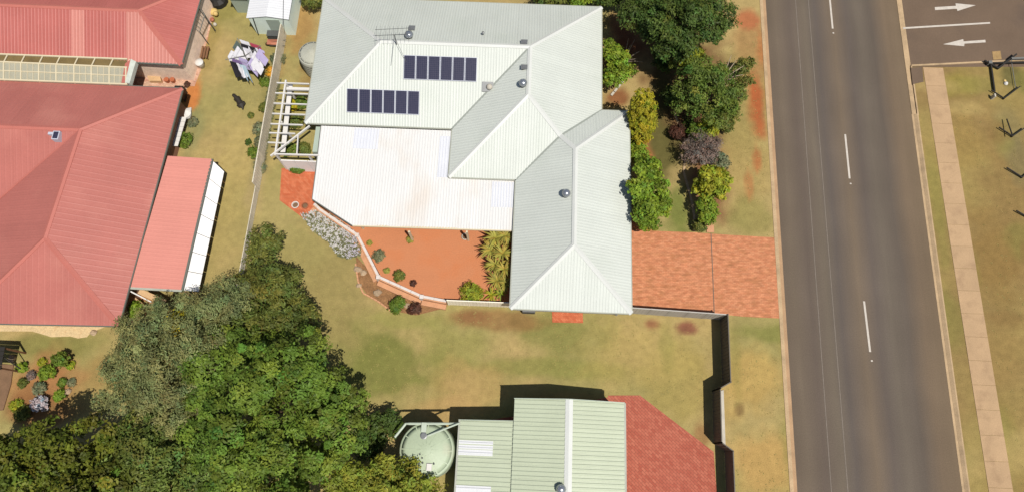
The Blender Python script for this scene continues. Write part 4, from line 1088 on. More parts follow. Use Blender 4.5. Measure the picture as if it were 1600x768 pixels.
b = MB(); b.tube([(p.x + .9, p.y - .25, .45), (p.x - .4, p.y - .15, .2)], .02, 6); b.build('handle', M['vent_dark'], t)
b = MB(); b.tube([(p.x + .9, p.y + .25, .45), (p.x - .4, p.y + .15, .2)], .02, 6); b.build('handle', M['vent_dark'], t)
b = MB(); b.tube([(p.x - .55, p.y - .05, .17), (p.x - .55, p.y + .05, .17)], .17, 14); b.build('wheel', M['rubber'], t)

p = G(323, 86)
t = thing('garden_bench', 'narrow brown slatted bench beside the pink brick path', 'bench', p)
for dx in (-.2, 0, .2):
    b = MB(); b.box(p.x + dx - .07, p.x + dx + .07, p.y - .5, p.y + .5, .36, .4); b.build('slat', M['wood'], t)
for sx in (-.2, .2):
    for sy in (-.4, .4):
        b = MB(); b.box(p.x + sx - .03, p.x + sx + .03, p.y + sy - .03, p.y + sy + .03, 0, .36); b.build('leg', M['wood'], t)
p = G(316, 104)
t = thing('plastic_bin', 'round white plastic bin at the lawn edge below the brown bench', 'bin', p)
b = MB(); b.lathe([(.22, 0), (.3, .5), (.3, .54)], p, 18); b.build('body', M['white'], t, smooth=True)
b = MB(); b.lathe([(.32, .52), (.3, .58), (.12, .64), (.04, .65)], p, 18); b.build('lid', M['white'], t, smooth=True)
p = G(336, 22)
t = thing('ride_on_toy', 'yellow plastic ride on toy at the brick path edge', 'toy', p)
b = MB(); b.lathe([(.3, .12), (.34, .22), (.2, .34), (.03, .37)], p + Vector((-.05, .05, 0)), 12); b.build('body', M['yellow_plastic'], t, smooth=True)
b = MB(); b.lathe([(.16, .2), (.18, .4), (.06, .5)], p + Vector((.22, -.22, 0)), 10); b.build('seat', M['yellow_plastic'], t, smooth=True)
for sx in (-.28, .22):
    b = MB(); b.tube([p + Vector((sx, -.05, .12)), p + Vector((sx + .07, -.05, .12))], .12, 12); b.build('wheel', M['rubber'], t)
p = G(337, 40)
t = thing('ball', 'small pale ball lying below the yellow toy', 'ball', p)
b = MB(); b.lathe([(.02, 0), (.1, .03), (.15, .13), (.1, .24), (.02, .27)], p, 14); b.build('ball_shell', M['concrete_pale'], t, smooth=True)
p = G(333, 33)
t = thing('toy_bucket', 'small pinkish bucket between the yellow toy and the pale ball', 'bucket', p)
b = MB(); b.lathe([(.12, 0), (.18, .24), (.16, .23), (.1, .03)], p, 12); b.build('pail', M['pink_plastic'], t)
# grey lattice screen leaning beside the red building
a = G(309, 20, 1.4); t = thing('lattice_screen', 'grey lattice screen beside the upper red building', 'screen', (a.x, a.y, 0))
pa = [G(311, 14, 1.9), G(320, 24, 1.9), G(312, 50, 1.6), G(303, 44, 1.6)]
for k in range(6):
    q = MB(); f = k / 5; q.bar(pa[0].lerp(pa[3], f), pa[1].lerp(pa[2], f), .03, .03); q.build('slat', M['galv'], t)
for a, b_ in ((0, 3), (1, 2)):
    q = MB(); q.bar(pa[a], pa[b_], .05, .05); q.build('rail', M['galv'], t)
for c in pa:
    q = MB(); q.bar((c.x, c.y, 0), c, .05, .05); q.build('post', M['vent_dark'], t)
q = MB(); q.bar(G(313, 12, 1.5), G(332, 42, 1.5), .04, .04); q.build('brace', M['vent_dark'], t)
# clothes line with laundry
cc = G(381, 84, 1.8); base = Vector((cc.x, cc.y, 0))
hoist = thing('clothes_hoist', 'rotary clothes hoist loaded with washing in the left yard', 'clothes line', base)
b = MB(); b.tube([base, cc + Vector((0, 0, .1))], .04, 8); b.build('post', M['galv'], hoist)
for k in range(4):
    an = math.radians(28 + 90 * k); dv = Vector((math.cos(an), math.sin(an), 0))
    b = MB(); b.tube([cc - Vector((0, 0, .25)), cc + dv * 1.35 + Vector((0, 0, .12))], .025, 6); b.build('arm', M['galv'], hoist)
cn = [cc + Vector((math.cos(math.radians(28 + 90 * k)), math.sin(math.radians(28 + 90 * k)), 0)) for k in range(4)]
def hp(k, f, r): 
    a = math.radians(28 + 90 * k); c_ = math.radians(28 + 90 * (k + 1))
    return cc + Vector((math.cos(a), math.sin(a), 0)).lerp(Vector((math.cos(c_), math.sin(c_), 0)), f) * r + Vector((0, 0, .09 * r / 1.3))
for r in (.6, .95, 1.3):
    b = MB(); b.tube([hp(0, 0, r), hp(1, 0, r), hp(2, 0, r), hp(3, 0, r), hp(0, 0, r)], .008, 4); b.build('line', M['galv'], hoist)


def cloth_mat(name, c): return mat(name, A(*c), .9, .08, 4, 40, .06, bump=.2)


def garment(kind, k, f0, r, wd, ln, col, label, cat):
    a = hp(k, f0, r); d = (hp(k, 1, r) - hp(k, 0, r)).normalized(); z = a.z; t_ = .018; nn = Vector((-d.y, d.x, 0))
    if kind == 'shirt': prof = [(-.5, 0), (.5, 0), (.78, -.38), (.6, -.5), (.46, -.3), (.46, -1), (-.46, -1), (-.46, -.3), (-.6, -.5), (-.78, -.38)]
    elif kind == 'pants': prof = [(-.5, 0), (.5, 0), (.56, -1), (.12, -1), (0, -.35), (-.12, -1), (-.56, -1)]
    else: prof = [(-.5, 0), (.5, 0), (.5, -.97), (.1, -1), (-.5, -.98)]
    n = len(prof); V = []
    for s in (-1, 1):
        for x, y in prof:
            wind = (Vector((.38, -.5, 0)) + nn * (.22 if nn.dot(Vector((.38, -.5, 0))) > 0 else -.22)) * (-y * ln)
            sway = (-y) * .10 * math.sin(x * 7 + f0 * 9) * ln
            V.append(a + d * (x * wd) + Vector((0, 0, y * ln * .74)) + wind + nn * (sway + s * t_))
    F = [tuple(range(n)), tuple(range(n, 2 * n))[::-1]] + [(i, n + i, n + (i + 1) % n, (i + 1) % n) for i in range(n)]
    b = MB(); b.add(V, F); tag(b.build({'shirt': 'shirt', 'pants': 'trousers', 'towel': 'towel'}[kind], col, None, tuple(a)), label, cat, 'washing on the clothes hoist')


cw = cloth_mat('white_cloth', (240, 238, 242)); cl = cloth_mat('lavender_cloth', (196, 184, 222)); crd = cloth_mat('crimson_cloth', (184, 72, 92)); cbk = cloth_mat('black_cloth', (40, 38, 44)); cbl = cloth_mat('pale_blue_cloth', (190, 214, 226)); cnv = cloth_mat('grey_green_cloth', (92, 106, 98)); cpu = cloth_mat('purple_cloth', (128, 104, 150))
garment('towel', 0, .25, 1.3, 0.81, 1.03, crd, 'crimson towel at the far side of the clothes hoist', 'towel')
garment('towel', 0, .72, 1.3, 0.72, 0.98, cw, 'white towel next to the crimson one on the hoist', 'towel')
garment('towel', 0, .5, .95, 1.17, 0.92, cbk, 'black towel behind the crimson one on the hoist', 'towel')
garment('towel', 1, .25, 1.3, 0.65, 1.03, cnv, 'grey green towel at the left side of the hoist', 'towel')
garment('shirt', 1, .7, 1.3, 0.55, 0.80, cw, 'white shirt at the lower left corner of the hoist', 'shirt')
garment('shirt', 3, .3, 1.3, 0.62, 0.86, cw, 'white shirt at the right side of the hoist', 'shirt')
garment('shirt', 3, .72, 1.3, 0.60, 0.86, cl, 'lavender shirt at the right side of the hoist', 'shirt')
garment('towel', 3, .5, .95, 0.91, 0.92, cw, 'white towel on the inner line at the right of the hoist', 'towel')
garment('shirt', 2, .3, .95, 0.59, 0.80, cpu, 'purple shirt on the inner line nearest the black dog', 'shirt')
garment('pants', 2, .7, 1.3, 0.52, 1.09, cbl, 'pale blue trousers at the near side of the hoist', 'trousers')
garment('pants', 2, .3, 1.3, 0.52, 1.09, cbk, 'black trousers at the near side of the hoist', 'trousers')
garment('shirt', 2, .65, .6, 0.59, 0.75, cl, 'lavender shirt closest to the post of the hoist', 'shirt')
garment('towel', 1, .5, .95, 0.78, 0.92, cw, 'white towel on the inner line at the left of the hoist', 'towel')
garment('shirt', 0, .2, .95, 0.65, 0.80, cw, 'white shirt on the inner line behind the crimson towel', 'shirt')
garment('towel', 3, .15, .95, 0.65, 0.92, cl, 'lavender towel on the inner line at the right of the hoist', 'towel')
garment('towel', 2, .5, 1.3, 0.65, 0.92, cw, 'white towel between the two pairs of trousers', 'towel')
garment('towel', 0, .45, .6, 0.65, 0.69, cw, 'small white towel closest to the post of the hoist', 'towel')

# dog lying on the grass (one continuous skin)
def skin_body(name, verts, edges, radii, m, loc, rotz=0.0):
    me = bpy.data.meshes.new(name); me.from_pydata(verts, edges, []); o = bpy.data.objects.new(name, me); COL.objects.link(o)
    sk = o.modifiers.new('skin', 'SKIN'); sk.use_smooth_shade = True
    for v_, r in zip(me.skin_vertices[0].data, radii): v_.radius = (r, r) if not isinstance(r, tuple) else r
    me.skin_vertices[0].data[0].use_root = True
    s = o.modifiers.new('sub', 'SUBSURF'); s.levels = 1; s.render_levels = 1
    me.materials.append(m); o.location = loc; o.rotation_euler = (0, 0, rotz); return o


p = G(376, 162)
DS = 1.2
dv = [(0, 0, .17), (.22, 0, .18), (.42, .02, .22), (.55, .05, .28), (.68, .08, .26), (-.2, 0, .16), (-.36, .02, .10), (-.52, .1, .06),
      (.3, .16, .08), (.5, .18, .04), (.3, -.15, .08), (.5, -.15, .04), (-.2, .17, .08), (.02, .24, .04), (-.2, -.17, .08), (.02, -.24, .04)]
de = [(0, 1), (1, 2), (2, 3), (3, 4), (0, 5), (5, 6), (6, 7), (1, 8), (8, 9), (1, 10), (10, 11), (5, 12), (12, 13), (5, 14), (14, 15)]
dr = [.17, .17, .12, .11, .06, .18, .09, .025, .06, .035, .06, .035, .09, .04, .09, .04]
dv = [(x * DS, y * DS, z * DS) for x, y, z in dv]; dr = [r * DS for r in dr]
dog = skin_body('dog', dv, de, dr, M['dog'], p, math.radians(128))
tag(dog, 'black dog lying on the dry grass below the clothes hoist', 'dog')
for s in (-1, 1):
    b = MB(); b.add([(.62, .06 + s * .07, .42), (.72, .06 + s * .07, .42), (.67, .06 + s * .18, .28), (.66, .06 + s * .08, .39)], [(0, 1, 2), (1, 0, 3), (2, 3, 0), (1, 3, 2)])
    o = b.build('ear', M['dog']); o.parent = dog
# white sheet stack along the red house wall
t = thing('corrugated_sheets', 'strip of white corrugated sheets leaning along the red house wall', 'sheets', G(283, 205))
for k in range(6):
    y0 = 183 + k * 7.6; a = G(288.5 - k * 2.3, y0, .9); b_ = G(286.5 - k * 2.3, y0 + 7.2, .9)
    q = MB(); q.slab([(a.x - .35, a.y), (a.x + .12, a.y), (b_.x + .12, b_.y), (b_.x - .35, b_.y)], .86, .9); q.bar((a.x - .1, a.y, .9), (b_.x - .1, b_.y, .9), .04, .03); q.build('sheet', M['white'], t)
for yy in (185, 226):
    a = G(286 - (yy - 185) * .3, yy, 0); q = MB(); q.box(a.x - .04, a.x + .04, a.y - .04, a.y + .04, 0, .86); q.build('support', M['wood'], t)
p = G(293, 180)
t = thing('white_bag', 'crumpled white bag on the ground by the red house wall', 'bag', p)
q = MB(); V = []; F = []
for i, (r, z) in enumerate(((.3, 0), (.42, .15), (.34, .36), (.15, .48), (.04, .5))):
    for j in range(12): V.append((p.x + r * (1 + random.uniform(-.25, .25)) * math.cos(j * math.pi / 6), p.y + r * 1.3 * (1 + random.uniform(-.25, .25)) * math.sin(j * math.pi / 6), z + random.uniform(-.03, .03)))
for i in range(4):
    for j in range(12): F.append((i * 12 + j, i * 12 + (j + 1) % 12, (i + 1) * 12 + (j + 1) % 12, (i + 1) * 12 + j))
q.add(V, F); q.build('sack', M['white'], t)
p = G(286, 152)
t = thing('barbecue', 'black barbecue under the eave of the red house', 'barbecue', p)
q = MB(); q.box(p.x - .3, p.x + .3, p.y - .45, p.y + .45, .5, .85); q.build('body', M['rubber'], t)
q = MB(); q.lathe([(.06, .85), (.06, .95)], p, 8); q.build('knob', M['steel_dome'], t)
for sx in (-.25, .25):
    q = MB(); q.box(p.x + sx - .03, p.x + sx + .03, p.y - .4, p.y + .4, 0, .5); q.build('leg', M['rubber'], t)
# pots on the terrace
for (x, y, m, lab) in ((463, 322, M['cap_white'], 'white round pot on the orange brick terrace'), (478, 323, M['terracotta'], 'terracotta pot on the orange brick terrace')):
    p = G(x, y); t = thing('plant_pot', lab, 'pot', p)
    q = MB(); q.lathe([(.16, 0), (.25, .22), (.26, .27), (.2, .27), (.17, .1)], p, 18); q.build('rim', m, t, smooth=False)
    q = MB(); q.lathe([(.18, .12), (.17, .2), (.02, .21)], p, 12); q.build('soil', M['deck'], t)
# things at the garage's south wall
p = G(826, 487)
t = thing('air_conditioner', 'grey outdoor air conditioner under the garage eave', 'air conditioner', p)
q = MB(); q.box(p.x - .42, p.x + .42, p.y - .12, p.y + .22, .08, .62); q.build('casing', M['vent_grey'], t)
q = MB(); q.box(p.x - .4, p.x + .4, p.y - .14, p.y - .12, .1, .6); q.build('grille', M['vent_dark'], t)
p = G(962, 492)
t = thing('garden_tap', 'short white pipe riser with tap under the right garage corner', 'tap', p)
q = MB(); q.tube([p, p + Vector((0, 0, .6))], .04, 8); q.build('riser', M['white'], t)
q = MB(); q.tube([p + Vector((0, 0, .55)), p + Vector((0, -.15, .53))], .03, 8); q.build('spout', M['vent_grey'], t)
# patio chair
p = G(727, 370, .5)
t = thing('hanging_ring', 'white ringed pot stand beside the right patio post', 'pot stand', p)
q = MB()
ring = [p + Vector((.22 * math.cos(k * math.pi / 8), .22 * math.sin(k * math.pi / 8), .12)) for k in range(17)]
q.tube(ring, .035, 6); q.build('rim', M['concrete_pale'], t)
q = MB(); q.lathe([(.1, 0), (.19, .1), (.17, .11), (.08, .03)], p, 12); q.build('bowl', M['deck'], t)
# screens below the carport
t = thing('timber_gate', 'pale timber gate frame with trellis below the coral carport', 'gate', G(240, 475))
q = MB(); q.bar(G(203, 454, 2.1), G(236, 471, 1.2), .08, .1); q.build('rail', M['white'], t)
q = MB(); q.bar(G(217, 454, 2.1), G(258, 472, 1.2), .35, .06); q.build('board', M['wood_pale'], t)
q = MB(); q.slab([G(234, 472, .9), G(259, 472, .9), G(254, 497, .9), G(231, 496, .9)], .86, .92); q.build('panel', mat('tan_board', A(206, 166, 118), .8, .08, 2, 20, .1), t)
q = MB(); q.slab([G(240, 473, .95), G(253, 473, .95), G(252, 479, .95), G(239, 479, .95)], .92, .95); q.build('grille', M['vent_dark'], t)
q = MB(); q.bar(G(208, 462, .4), G(228, 478, .4), .1, .4); q.build('rail', M['wood_pale'], t)
for x, y in ((236, 472), (258, 473), (232, 496), (254, 496)):
    a = G(x, y, .86); q = MB(); q.box(a.x - .04, a.x + .04, a.y - .04, a.y + .04, 0, .86); q.build('post', M['wood_pale'], t)
# dark garden shelter at the left edge
t = thing('garden_shelter', 'dark roofed timber shelter cut by the left edge of the picture', 'shelter', G(-5, 570))
a = G(9, 541, 2.0)
for k in range(5):
    q = MB(); q.box(a.x - 2.6, a.x, a.y - .28 - k * .28, a.y - k * .28 - .02, 2.0 - k * .03, 2.05 - k * .03); q.build('roof_board', M['fence_dark'] if False else M['black_steel'], t)
for dx, dy in ((-.1, -.1), (-.1, -1.3)):
    q = MB(); q.box(a.x + dx - .05, a.x + dx + .05, a.y + dy - .05, a.y + dy + .05, 0, 2.0); q.build('post', M['wood'], t)
q = MB(); q.bar((a.x - .1, a.y - .6, 1.9), (a.x + .5, a.y - 1.2, .9), .06, .08); q.build('brace', M['black_steel'], t)
# garden path edging in front garden
kp = [(1052, 172), (1058, 190), (1068, 212), (1071, 240), (1068, 270), (1078, 305), (1084, 335), (1085, 362)]
t = thing('path_edging', 'pale concrete edging curving along the dark front lawn', 'edging', G(1070, 270))
kk = [G(*q) for q in kp]
for a, b_ in zip(kk, kk[1:]):
    n = max(1, round((b_ - a).length / .5))
    for j in range(n):
        q = MB(); q.bar(a.lerp(b_, j / n) + Vector((0, 0, .04)), a.lerp(b_, (j + .97) / n) + Vector((0, 0, .04)), .15, .1); q.build('block', M['concrete'], t)
q = MB(); q.bar(G(1110, 363, .05), G(1109, 345, .05), .5, .05)
tag(q.build('stepping_stone', M['brick_face'], None, G(1120, 350)), kind='structure')
t = thing('garden_edging', 'short pale edging beside the bush at the house wall', 'edging', G(962, 140))
for j in range(4):
    q = MB(); a = G(955 + j * 5, 150 - j * 6); q.bar(a + Vector((0, 0, .05)), G(959 + j * 5, 145 - j * 6) + Vector((0, 0, .05)), .16, .12); q.build('block', M['concrete_pale'], t)

# ------------------------------------------------------------------ foliage
def leaf_quads(C, Nrm, L, W, rng):
    n = len(C)
    r = rng.normal(size=(n, 3)); t = np.cross(Nrm, r); t /= np.linalg.norm(t, axis=1)[:, None] + 1e-9
    b = np.cross(Nrm, t)
    l = (L * (0.7 + 0.6 * rng.random(n)))[:, None] / 2; w = (W * (0.7 + 0.6 * rng.random(n)))[:, None] / 2
    V = np.stack([C - t * l, C - b * w + Nrm * l * .15, C + t * l, C + b * w + Nrm * l * .15], 1).reshape(-1, 3)
    return V, np.arange(4 * n).reshape(n, 4)


def masses(lobes, n, r, seed):
    """break big lobes into branch masses of radius r sitting on their upper shells, with gaps between"""
    rng = np.random.default_rng(seed + 500); lob = np.array(lobes, float); ar = lob[:, 3] * lob[:, 4]; out = []
    w = rng.choice(len(lob), n * 4, p=ar / ar.sum())
    for i in w:
        L = lob[i]; d = rng.normal(size=3); d[2] = abs(d[2]) * .8 - .15; d /= np.linalg.norm(d); k = .78 + .25 * rng.random()
        c = L[:3] + d * L[3:6] * k
        inside = any((((c - m[:3]) / (m[3:6] * .72)) ** 2).sum() < 1 for m in lob)
        if inside and rng.random() < .93: continue
        if any(np.linalg.norm(c - np.array(o[:3])) < r * 1.32 for o in out): continue
        q = r * (.7 + .6 * rng.random()); out.append((c[0], c[1], c[2], q, q, q * .75))
    core = [(l[0], l[1], l[2] - l[5] * .55, l[3] * .6, l[4] * .6, l[5] * .45) for l in lobes]
    return out, core


def crown_mesh(name, lobes, n_clump, per, leaf, seed, clump_r=0.45, up=0.5, hue=(0.75, 1.3), flat=0.6, ragged=0.18, inner=0.25, warm=0.12, mass=0):
    if mass:
        lobes = [(l[0], l[1], l[2], max(.4, l[3] - mass * .55), max(.4, l[4] - mass * .55), max(.4, l[5] - mass * .3)) for l in lobes]
        out, core = masses(lobes, 160, mass, seed)
        kw = dict(up=up, hue=hue, flat=flat, ragged=ragged, inner=inner, warm=warm)
        a = crown_mesh(name, out, int(n_clump * .85), per, leaf, seed, clump_r, **kw)
        b = crown_mesh(name, core, int(n_clump * .14), per, leaf, seed + 1, clump_r, **kw)
        return (np.concatenate([a[0], b[0]]), np.concatenate([a[1], b[1] + len(a[0])]), np.concatenate([a[2], b[2]]), np.concatenate([a[3], b[3]]))
    """leaf clumps spread over and inside the lobes; lobes = (x, y, z, rx, ry, rz)"""
    rng = np.random.default_rng(seed)
    lob = np.array(lobes, float); ar = lob[:, 3] * lob[:, 4]; pr = ar / ar.sum()
    which = rng.choice(len(lob), n_clump, p=pr); L = lob[which]
    d = rng.normal(size=(n_clump, 3)); d[:, 2] = np.abs(d[:, 2]) * 1.0 - 0.35; d /= np.linalg.norm(d, axis=1)[:, None]
    rad = 1 - np.abs(rng.normal(size=n_clump)) * ragged; isin = rng.random(n_clump) < inner; rad[isin] = rng.random(isin.sum()) * .7 + .2
    rad += (rng.random(n_clump) < .12) * rng.random(n_clump) * .14
    cc_ = L[:, :3] + d * L[:, 3:6] * rad[:, None]
    cr = clump_r * (0.6 + 0.8 * rng.random(n_clump))
    tint = hue[0] + (hue[1] - hue[0]) * rng.random(n_clump); wm = 1 + warm * rng.normal(size=n_clump)
    k = rng.integers(int(per * .7), int(per * 1.3) + 1, n_clump); rep = np.repeat(np.arange(n_clump), k); n = len(rep)
    o = rng.normal(size=(n, 3)); o /= np.linalg.norm(o, axis=1)[:, None]; o *= (rng.random(n) ** .5)[:, None]
    o[:, 2] *= flat
    C = cc_[rep] + o * cr[rep][:, None]
    N_ = d[rep] * .5 + o * .6 + np.array((0, 0, up)) + rng.normal(size=(n, 3)) * .45
    N_ /= np.linalg.norm(N_, axis=1)[:, None]
    C[:, 2] = np.maximum(C[:, 2], 0.03)
    V, F = leaf_quads(C, N_, leaf[0], leaf[1], rng)
    lt = tint[rep] * (0.85 + 0.3 * rng.random(n))
    T = np.stack([lt * wm[rep], lt, lt * (1 - .3 * (wm[rep] - 1))], 1)
    return V, F, np.repeat(T, 4, axis=0), cc_


def plant(name, label, cat, base, lobes, n_clump, per, leaf, m, seed, group=None, trunk=0.0, bark=None, limbs=8, crown_name='crown', **kw):
    """tree or shrub: crown of leaves over a tapered trunk with limbs"""
    base = Vector(base)
    t = thing(name, label, cat, base, group)
    V, F, T, cl_ = crown_mesh(name, lobes, n_clump, per, leaf, seed, **kw)
    V = V - np.array(base)
    link_mesh(crown_name, np_mesh(crown_name, V, F, False, T), m, t)
    if trunk:
        r = random.Random(seed)
        b = MB(); ht = min(l[2] for l in lobes) * .55
        top = base + Vector((r.uniform(-.2, .2), r.uniform(-.2, .2), ht))
        b.tube([base - Vector((0, 0, .05)), base.lerp(top, .5) + Vector((r.uniform(-.08, .08), r.uniform(-.08, .08), 0)), top], [trunk, trunk * .8, trunk * .62], 9)
        b.build('trunk', bark or M['bark'], t, smooth=True)
        b = MB()
        for i in range(limbs):
            e_ = Vector(cl_[r.randrange(len(cl_))]); mid = top.lerp(e_, .5) + Vector((r.uniform(-.3, .3), r.uniform(-.3, .3), r.uniform(0, .4)))
            b.tube([top - Vector((0, 0, .1)), mid, e_], [trunk * .42, trunk * .24, trunk * .06], 6)
        b.build('limb', bark or M['bark'], t, smooth=True)
    return t


def lobe(px, py, z, rpx, rz=None, ry=None):
    c = G(px, py, z); s = (H - z) / 1000.0       # metres per photograph pixel at that height, near enough
    return (c.x, c.y, z, rpx * s, (ry or rpx) * s, rz if rz else rpx * s * .85)


LM = {
    'mid': leaf_mat('mid_green_leaves', A(124, 148, 54)), 'olive': leaf_mat('olive_leaves', A(154, 160, 100)), 'dark': leaf_mat('dark_green_leaves', A(92, 114, 48)), 'lime': leaf_mat('lime_leaves', A(176, 182, 54)),
    'yellow': leaf_mat('yellow_green_leaves', A(214, 196, 48)), 'grey': leaf_mat('grey_twig_leaves', A(156, 138, 126)), 'bright': leaf_mat('bright_green_leaves', A(146, 172, 54)), 'conifer': leaf_mat('golden_conifer_leaves', A(188, 178, 44)),
    'lavender': leaf_mat('lavender_flowers', A(214, 208, 212), .25), 'flower': leaf_mat('white_flowers', A(240, 236, 230), .25), 'sage': leaf_mat('sage_leaves', A(150, 152, 112)), 'strap': leaf_mat('strap_leaves', A(184, 178, 84)), 'plum': leaf_mat('plum_leaves', A(112, 74, 58)),
    'olive2': leaf_mat('dull_green_leaves', A(126, 134, 60)),
}

# the large trees at lower left
plant('tree', 'largest mid green leafy tree at the lower left of the lawn', 'tree', G(430, 640), [lobe(425, 640, 5.0, 105), lobe(365, 575, 5.2, 55), lobe(475, 580, 5.0, 56), lobe(520, 618, 4.2, 44), lobe(498, 690, 4.6, 58), lobe(390, 700, 5.4, 80), lobe(340, 660, 5.2, 60), lobe(450, 740, 5.2, 80), lobe(440, 600, 6.4, 50), lobe(410, 540, 4.6, 40)],
      1050, 62, (.22, .11), LM['mid'], 1, 'trees at the lower left', .32, clump_r=.42, hue=(.55, 1.45), flat=.5, up=.7, ragged=.16, mass=1.05)
plant('tree', 'olive grey feathery tree in front of the red house corner', 'tree', G(280, 545), [lobe(270, 545, 4.6, 75), lobe(330, 510, 4.6, 50), lobe(228, 570, 4.0, 46), lobe(210, 615, 3.8, 44), lobe(270, 620, 4.4, 60), lobe(350, 482, 4.2, 40), lobe(300, 500, 4.0, 34), lobe(246, 528, 3.6, 34), lobe(310, 560, 5.2, 50), lobe(335, 560, 4.8, 40), lobe(200, 575, 3.4, 26)],
      1250, 50, (.2, .055), LM['olive'], 2, 'trees at the lower left', .26, clump_r=.42, hue=(.65, 1.35), ragged=.22, up=.75, flat=.5, mass=.8)
plant('tree', 'dark olive tree between the boundary fence and the curved lawn', 'tree', G(430, 480), [lobe(428, 470, 3.6, 46), lobe(400, 500, 3.6, 38), lobe(455, 500, 3.2, 32), lobe(425, 440, 3.0, 34), lobe(375, 470, 3.4, 36)],
      520, 32, (.24, .09), LM['olive2'], 3, 'trees at the lower left', .2, clump_r=.36, hue=(.6, 1.25), up=.6, mass=.7)
plant('tree', 'small sparse olive tree by the fence above the dark olive tree', 'tree', G(414, 388), [lobe(412, 376, 2.3, 26), lobe(405, 400, 2.0, 24), lobe(428, 380, 2.0, 15)],
      120, 28, (.2, .08), LM['olive2'], 4, 'trees at the lower left', .09, clump_r=.32, hue=(.7, 1.4), ragged=.3)
plant('tree', 'dark glossy tree filling the bottom left corner', 'tree', G(80, 720), [lobe(45, 722, 5.0, 50), lobe(100, 715, 5.2, 52), lobe(150, 712, 5.0, 44), lobe(60, 775, 5.4, 60), lobe(130, 765, 5.4, 56), lobe(5, 735, 5.0, 52)],
      620, 34, (.24, .13), leaf_mat('dark_glossy_leaves', A(114, 124, 40)), 5, 'trees at the lower left', .28, clump_r=.42, hue=(.55, 1.6), ragged=.2, up=.7, mass=.85)
plant('tree', 'mixed green tree between the corner tree and the largest tree', 'tree', G(235, 715), [lobe(225, 715, 4.4, 54), lobe(270, 745, 4.6, 56), lobe(195, 760, 4.4, 46), lobe(280, 690, 4.4, 44)],
      700, 40, (.22, .1), leaf_mat('fresh_olive_leaves', A(122, 138, 62)), 6, 'trees at the lower left', .24, clump_r=.42, hue=(.6, 1.4), up=.65, mass=.85)
plant('shrub', 'bright yellow flowering branch patch in the olive grey tree', 'shrub', G(285, 505), [lobe(290, 506, 5.1, 22), lobe(275, 500, 4.9, 14)], 50, 24, (.2, .1), LM['yellow'], 7, None, .05, clump_r=.35)
plant('tree', 'lime green tree at the bottom edge beside the round tank', 'tree', G(600, 760), [lobe(590, 760, 3.8, 42), lobe(550, 762, 3.8, 36), lobe(632, 768, 3.4, 30), lobe(615, 735, 3.0, 20), lobe(570, 738, 3.2, 20), lobe(665, 774, 3.0, 20), lobe(640, 745, 2.8, 13)],
      560, 36, (.22, .09), leaf_mat('lime_olive_leaves', A(162, 170, 62)), 8, 'trees at the lower left', .2, clump_r=.36, hue=(.6, 1.4), ragged=.2, up=.65, mass=.6)
plant('shrub', 'dark shrub in shade between the largest tree and the round tank', 'shrub', G(590, 680), [lobe(588, 672, 1.4, 26), lobe(606, 660, 1.2, 18), lobe(575, 695, 1.4, 22)], 130, 26, (.22, .1), LM['dark'], 9, None, .06, clump_r=.3)
# front garden
plant('tree', 'big dark green tree at the top of the front garden', 'tree', G(1060, 55), [lobe(1060, 40, 4.6, 62), lobe(1010, 25, 4.0, 36), lobe(1105, 30, 4.2, 42), lobe(1040, 70, 4.0, 40), lobe(1085, 5, 4.4, 50), lobe(1030, -5, 4.2, 46)],
      800, 42, (.22, .1), LM['dark'], 20, 'front garden trees', .26, clump_r=.4, hue=(.6, 1.5), up=.6, mass=.8)
plant('tree', 'mid green tree with bare twigs beside the red dirt verge', 'tree', G(1100, 140), [lobe(1090, 130, 3.2, 42), lobe(1108, 165, 2.8, 36), lobe(1080, 165, 2.6, 28), lobe(1125, 130, 2.6, 28), lobe(1075, 105, 3.0, 24)],
      320, 36, (.2, .09), leaf_mat('mixed_green_leaves', A(116, 136, 56)), 21, 'front garden trees', .16, clump_r=.36, hue=(.6, 1.5), up=.6, mass=.65, ragged=.22, bark=M['bark_pale'], limbs=14)
plant('shrub', 'lime shrub tucked below the big dark tree', 'shrub', G(1080, 88), [lobe(1072, 92, 3.5, 15), lobe(1087, 86, 3.5, 14), lobe(1078, 105, 3.2, 12)], 70, 24, (.2, .11), LM['lime'], 22, 'front garden shrubs', .05, clump_r=.28)
plant('shrub', 'dull grey green shrub nearest the road kerb beside the dirt', 'shrub', G(1158, 125), [lobe(1160, 105, 1.0, 15), lobe(1165, 130, .9, 14), lobe(1152, 148, .8, 16), lobe(1140, 178, .9, 18), lobe(1170, 98, .9, 9)], 190, 22, (.18, .08), LM['olive2'], 23, 'front garden shrubs', .04, clump_r=.25, ragged=.3)
plant('shrub', 'lime green bush with bare branches against the house wall', 'shrub', G(962, 105), [lobe(964, 95, 1.9, 24), lobe(958, 122, 1.7, 18), lobe(955, 75, 1.6, 15), lobe(976, 110, 1.6, 14)], 230, 26, (.2, .11), LM['bright'], 24, 'front garden shrubs', .07, clump_r=.24, ragged=.28, mass=.38, hue=(.6, 1.5), bark=M['bark_pale'])
for k, (x, y) in enumerate(((985, 72), (998, 80), (1003, 95), (992, 62))):
    pass
t = thing('bare_branches', 'pale bare twigs sticking out toward the red dirt verge', 'branches', G(1130, 130))
for x, y in ((1150, 95), (1156, 108), (1160, 118), (1148, 125), (1142, 88), (1152, 132), (1162, 104)):
    e_ = G(x, y, 2.6); s_ = G(1125, 130, 2.2); q = MB(); q.tube([s_, s_.lerp(e_, .55) + Vector((0, 0, .3)), e_ + Vector((0, 0, .1))], [.05, .03, .012], 6); q.build('branch', M['bark_pale'], t)
t = thing('bare_branches', 'pale bare branches poking out right of the lime bush', 'branches', G(978, 100))
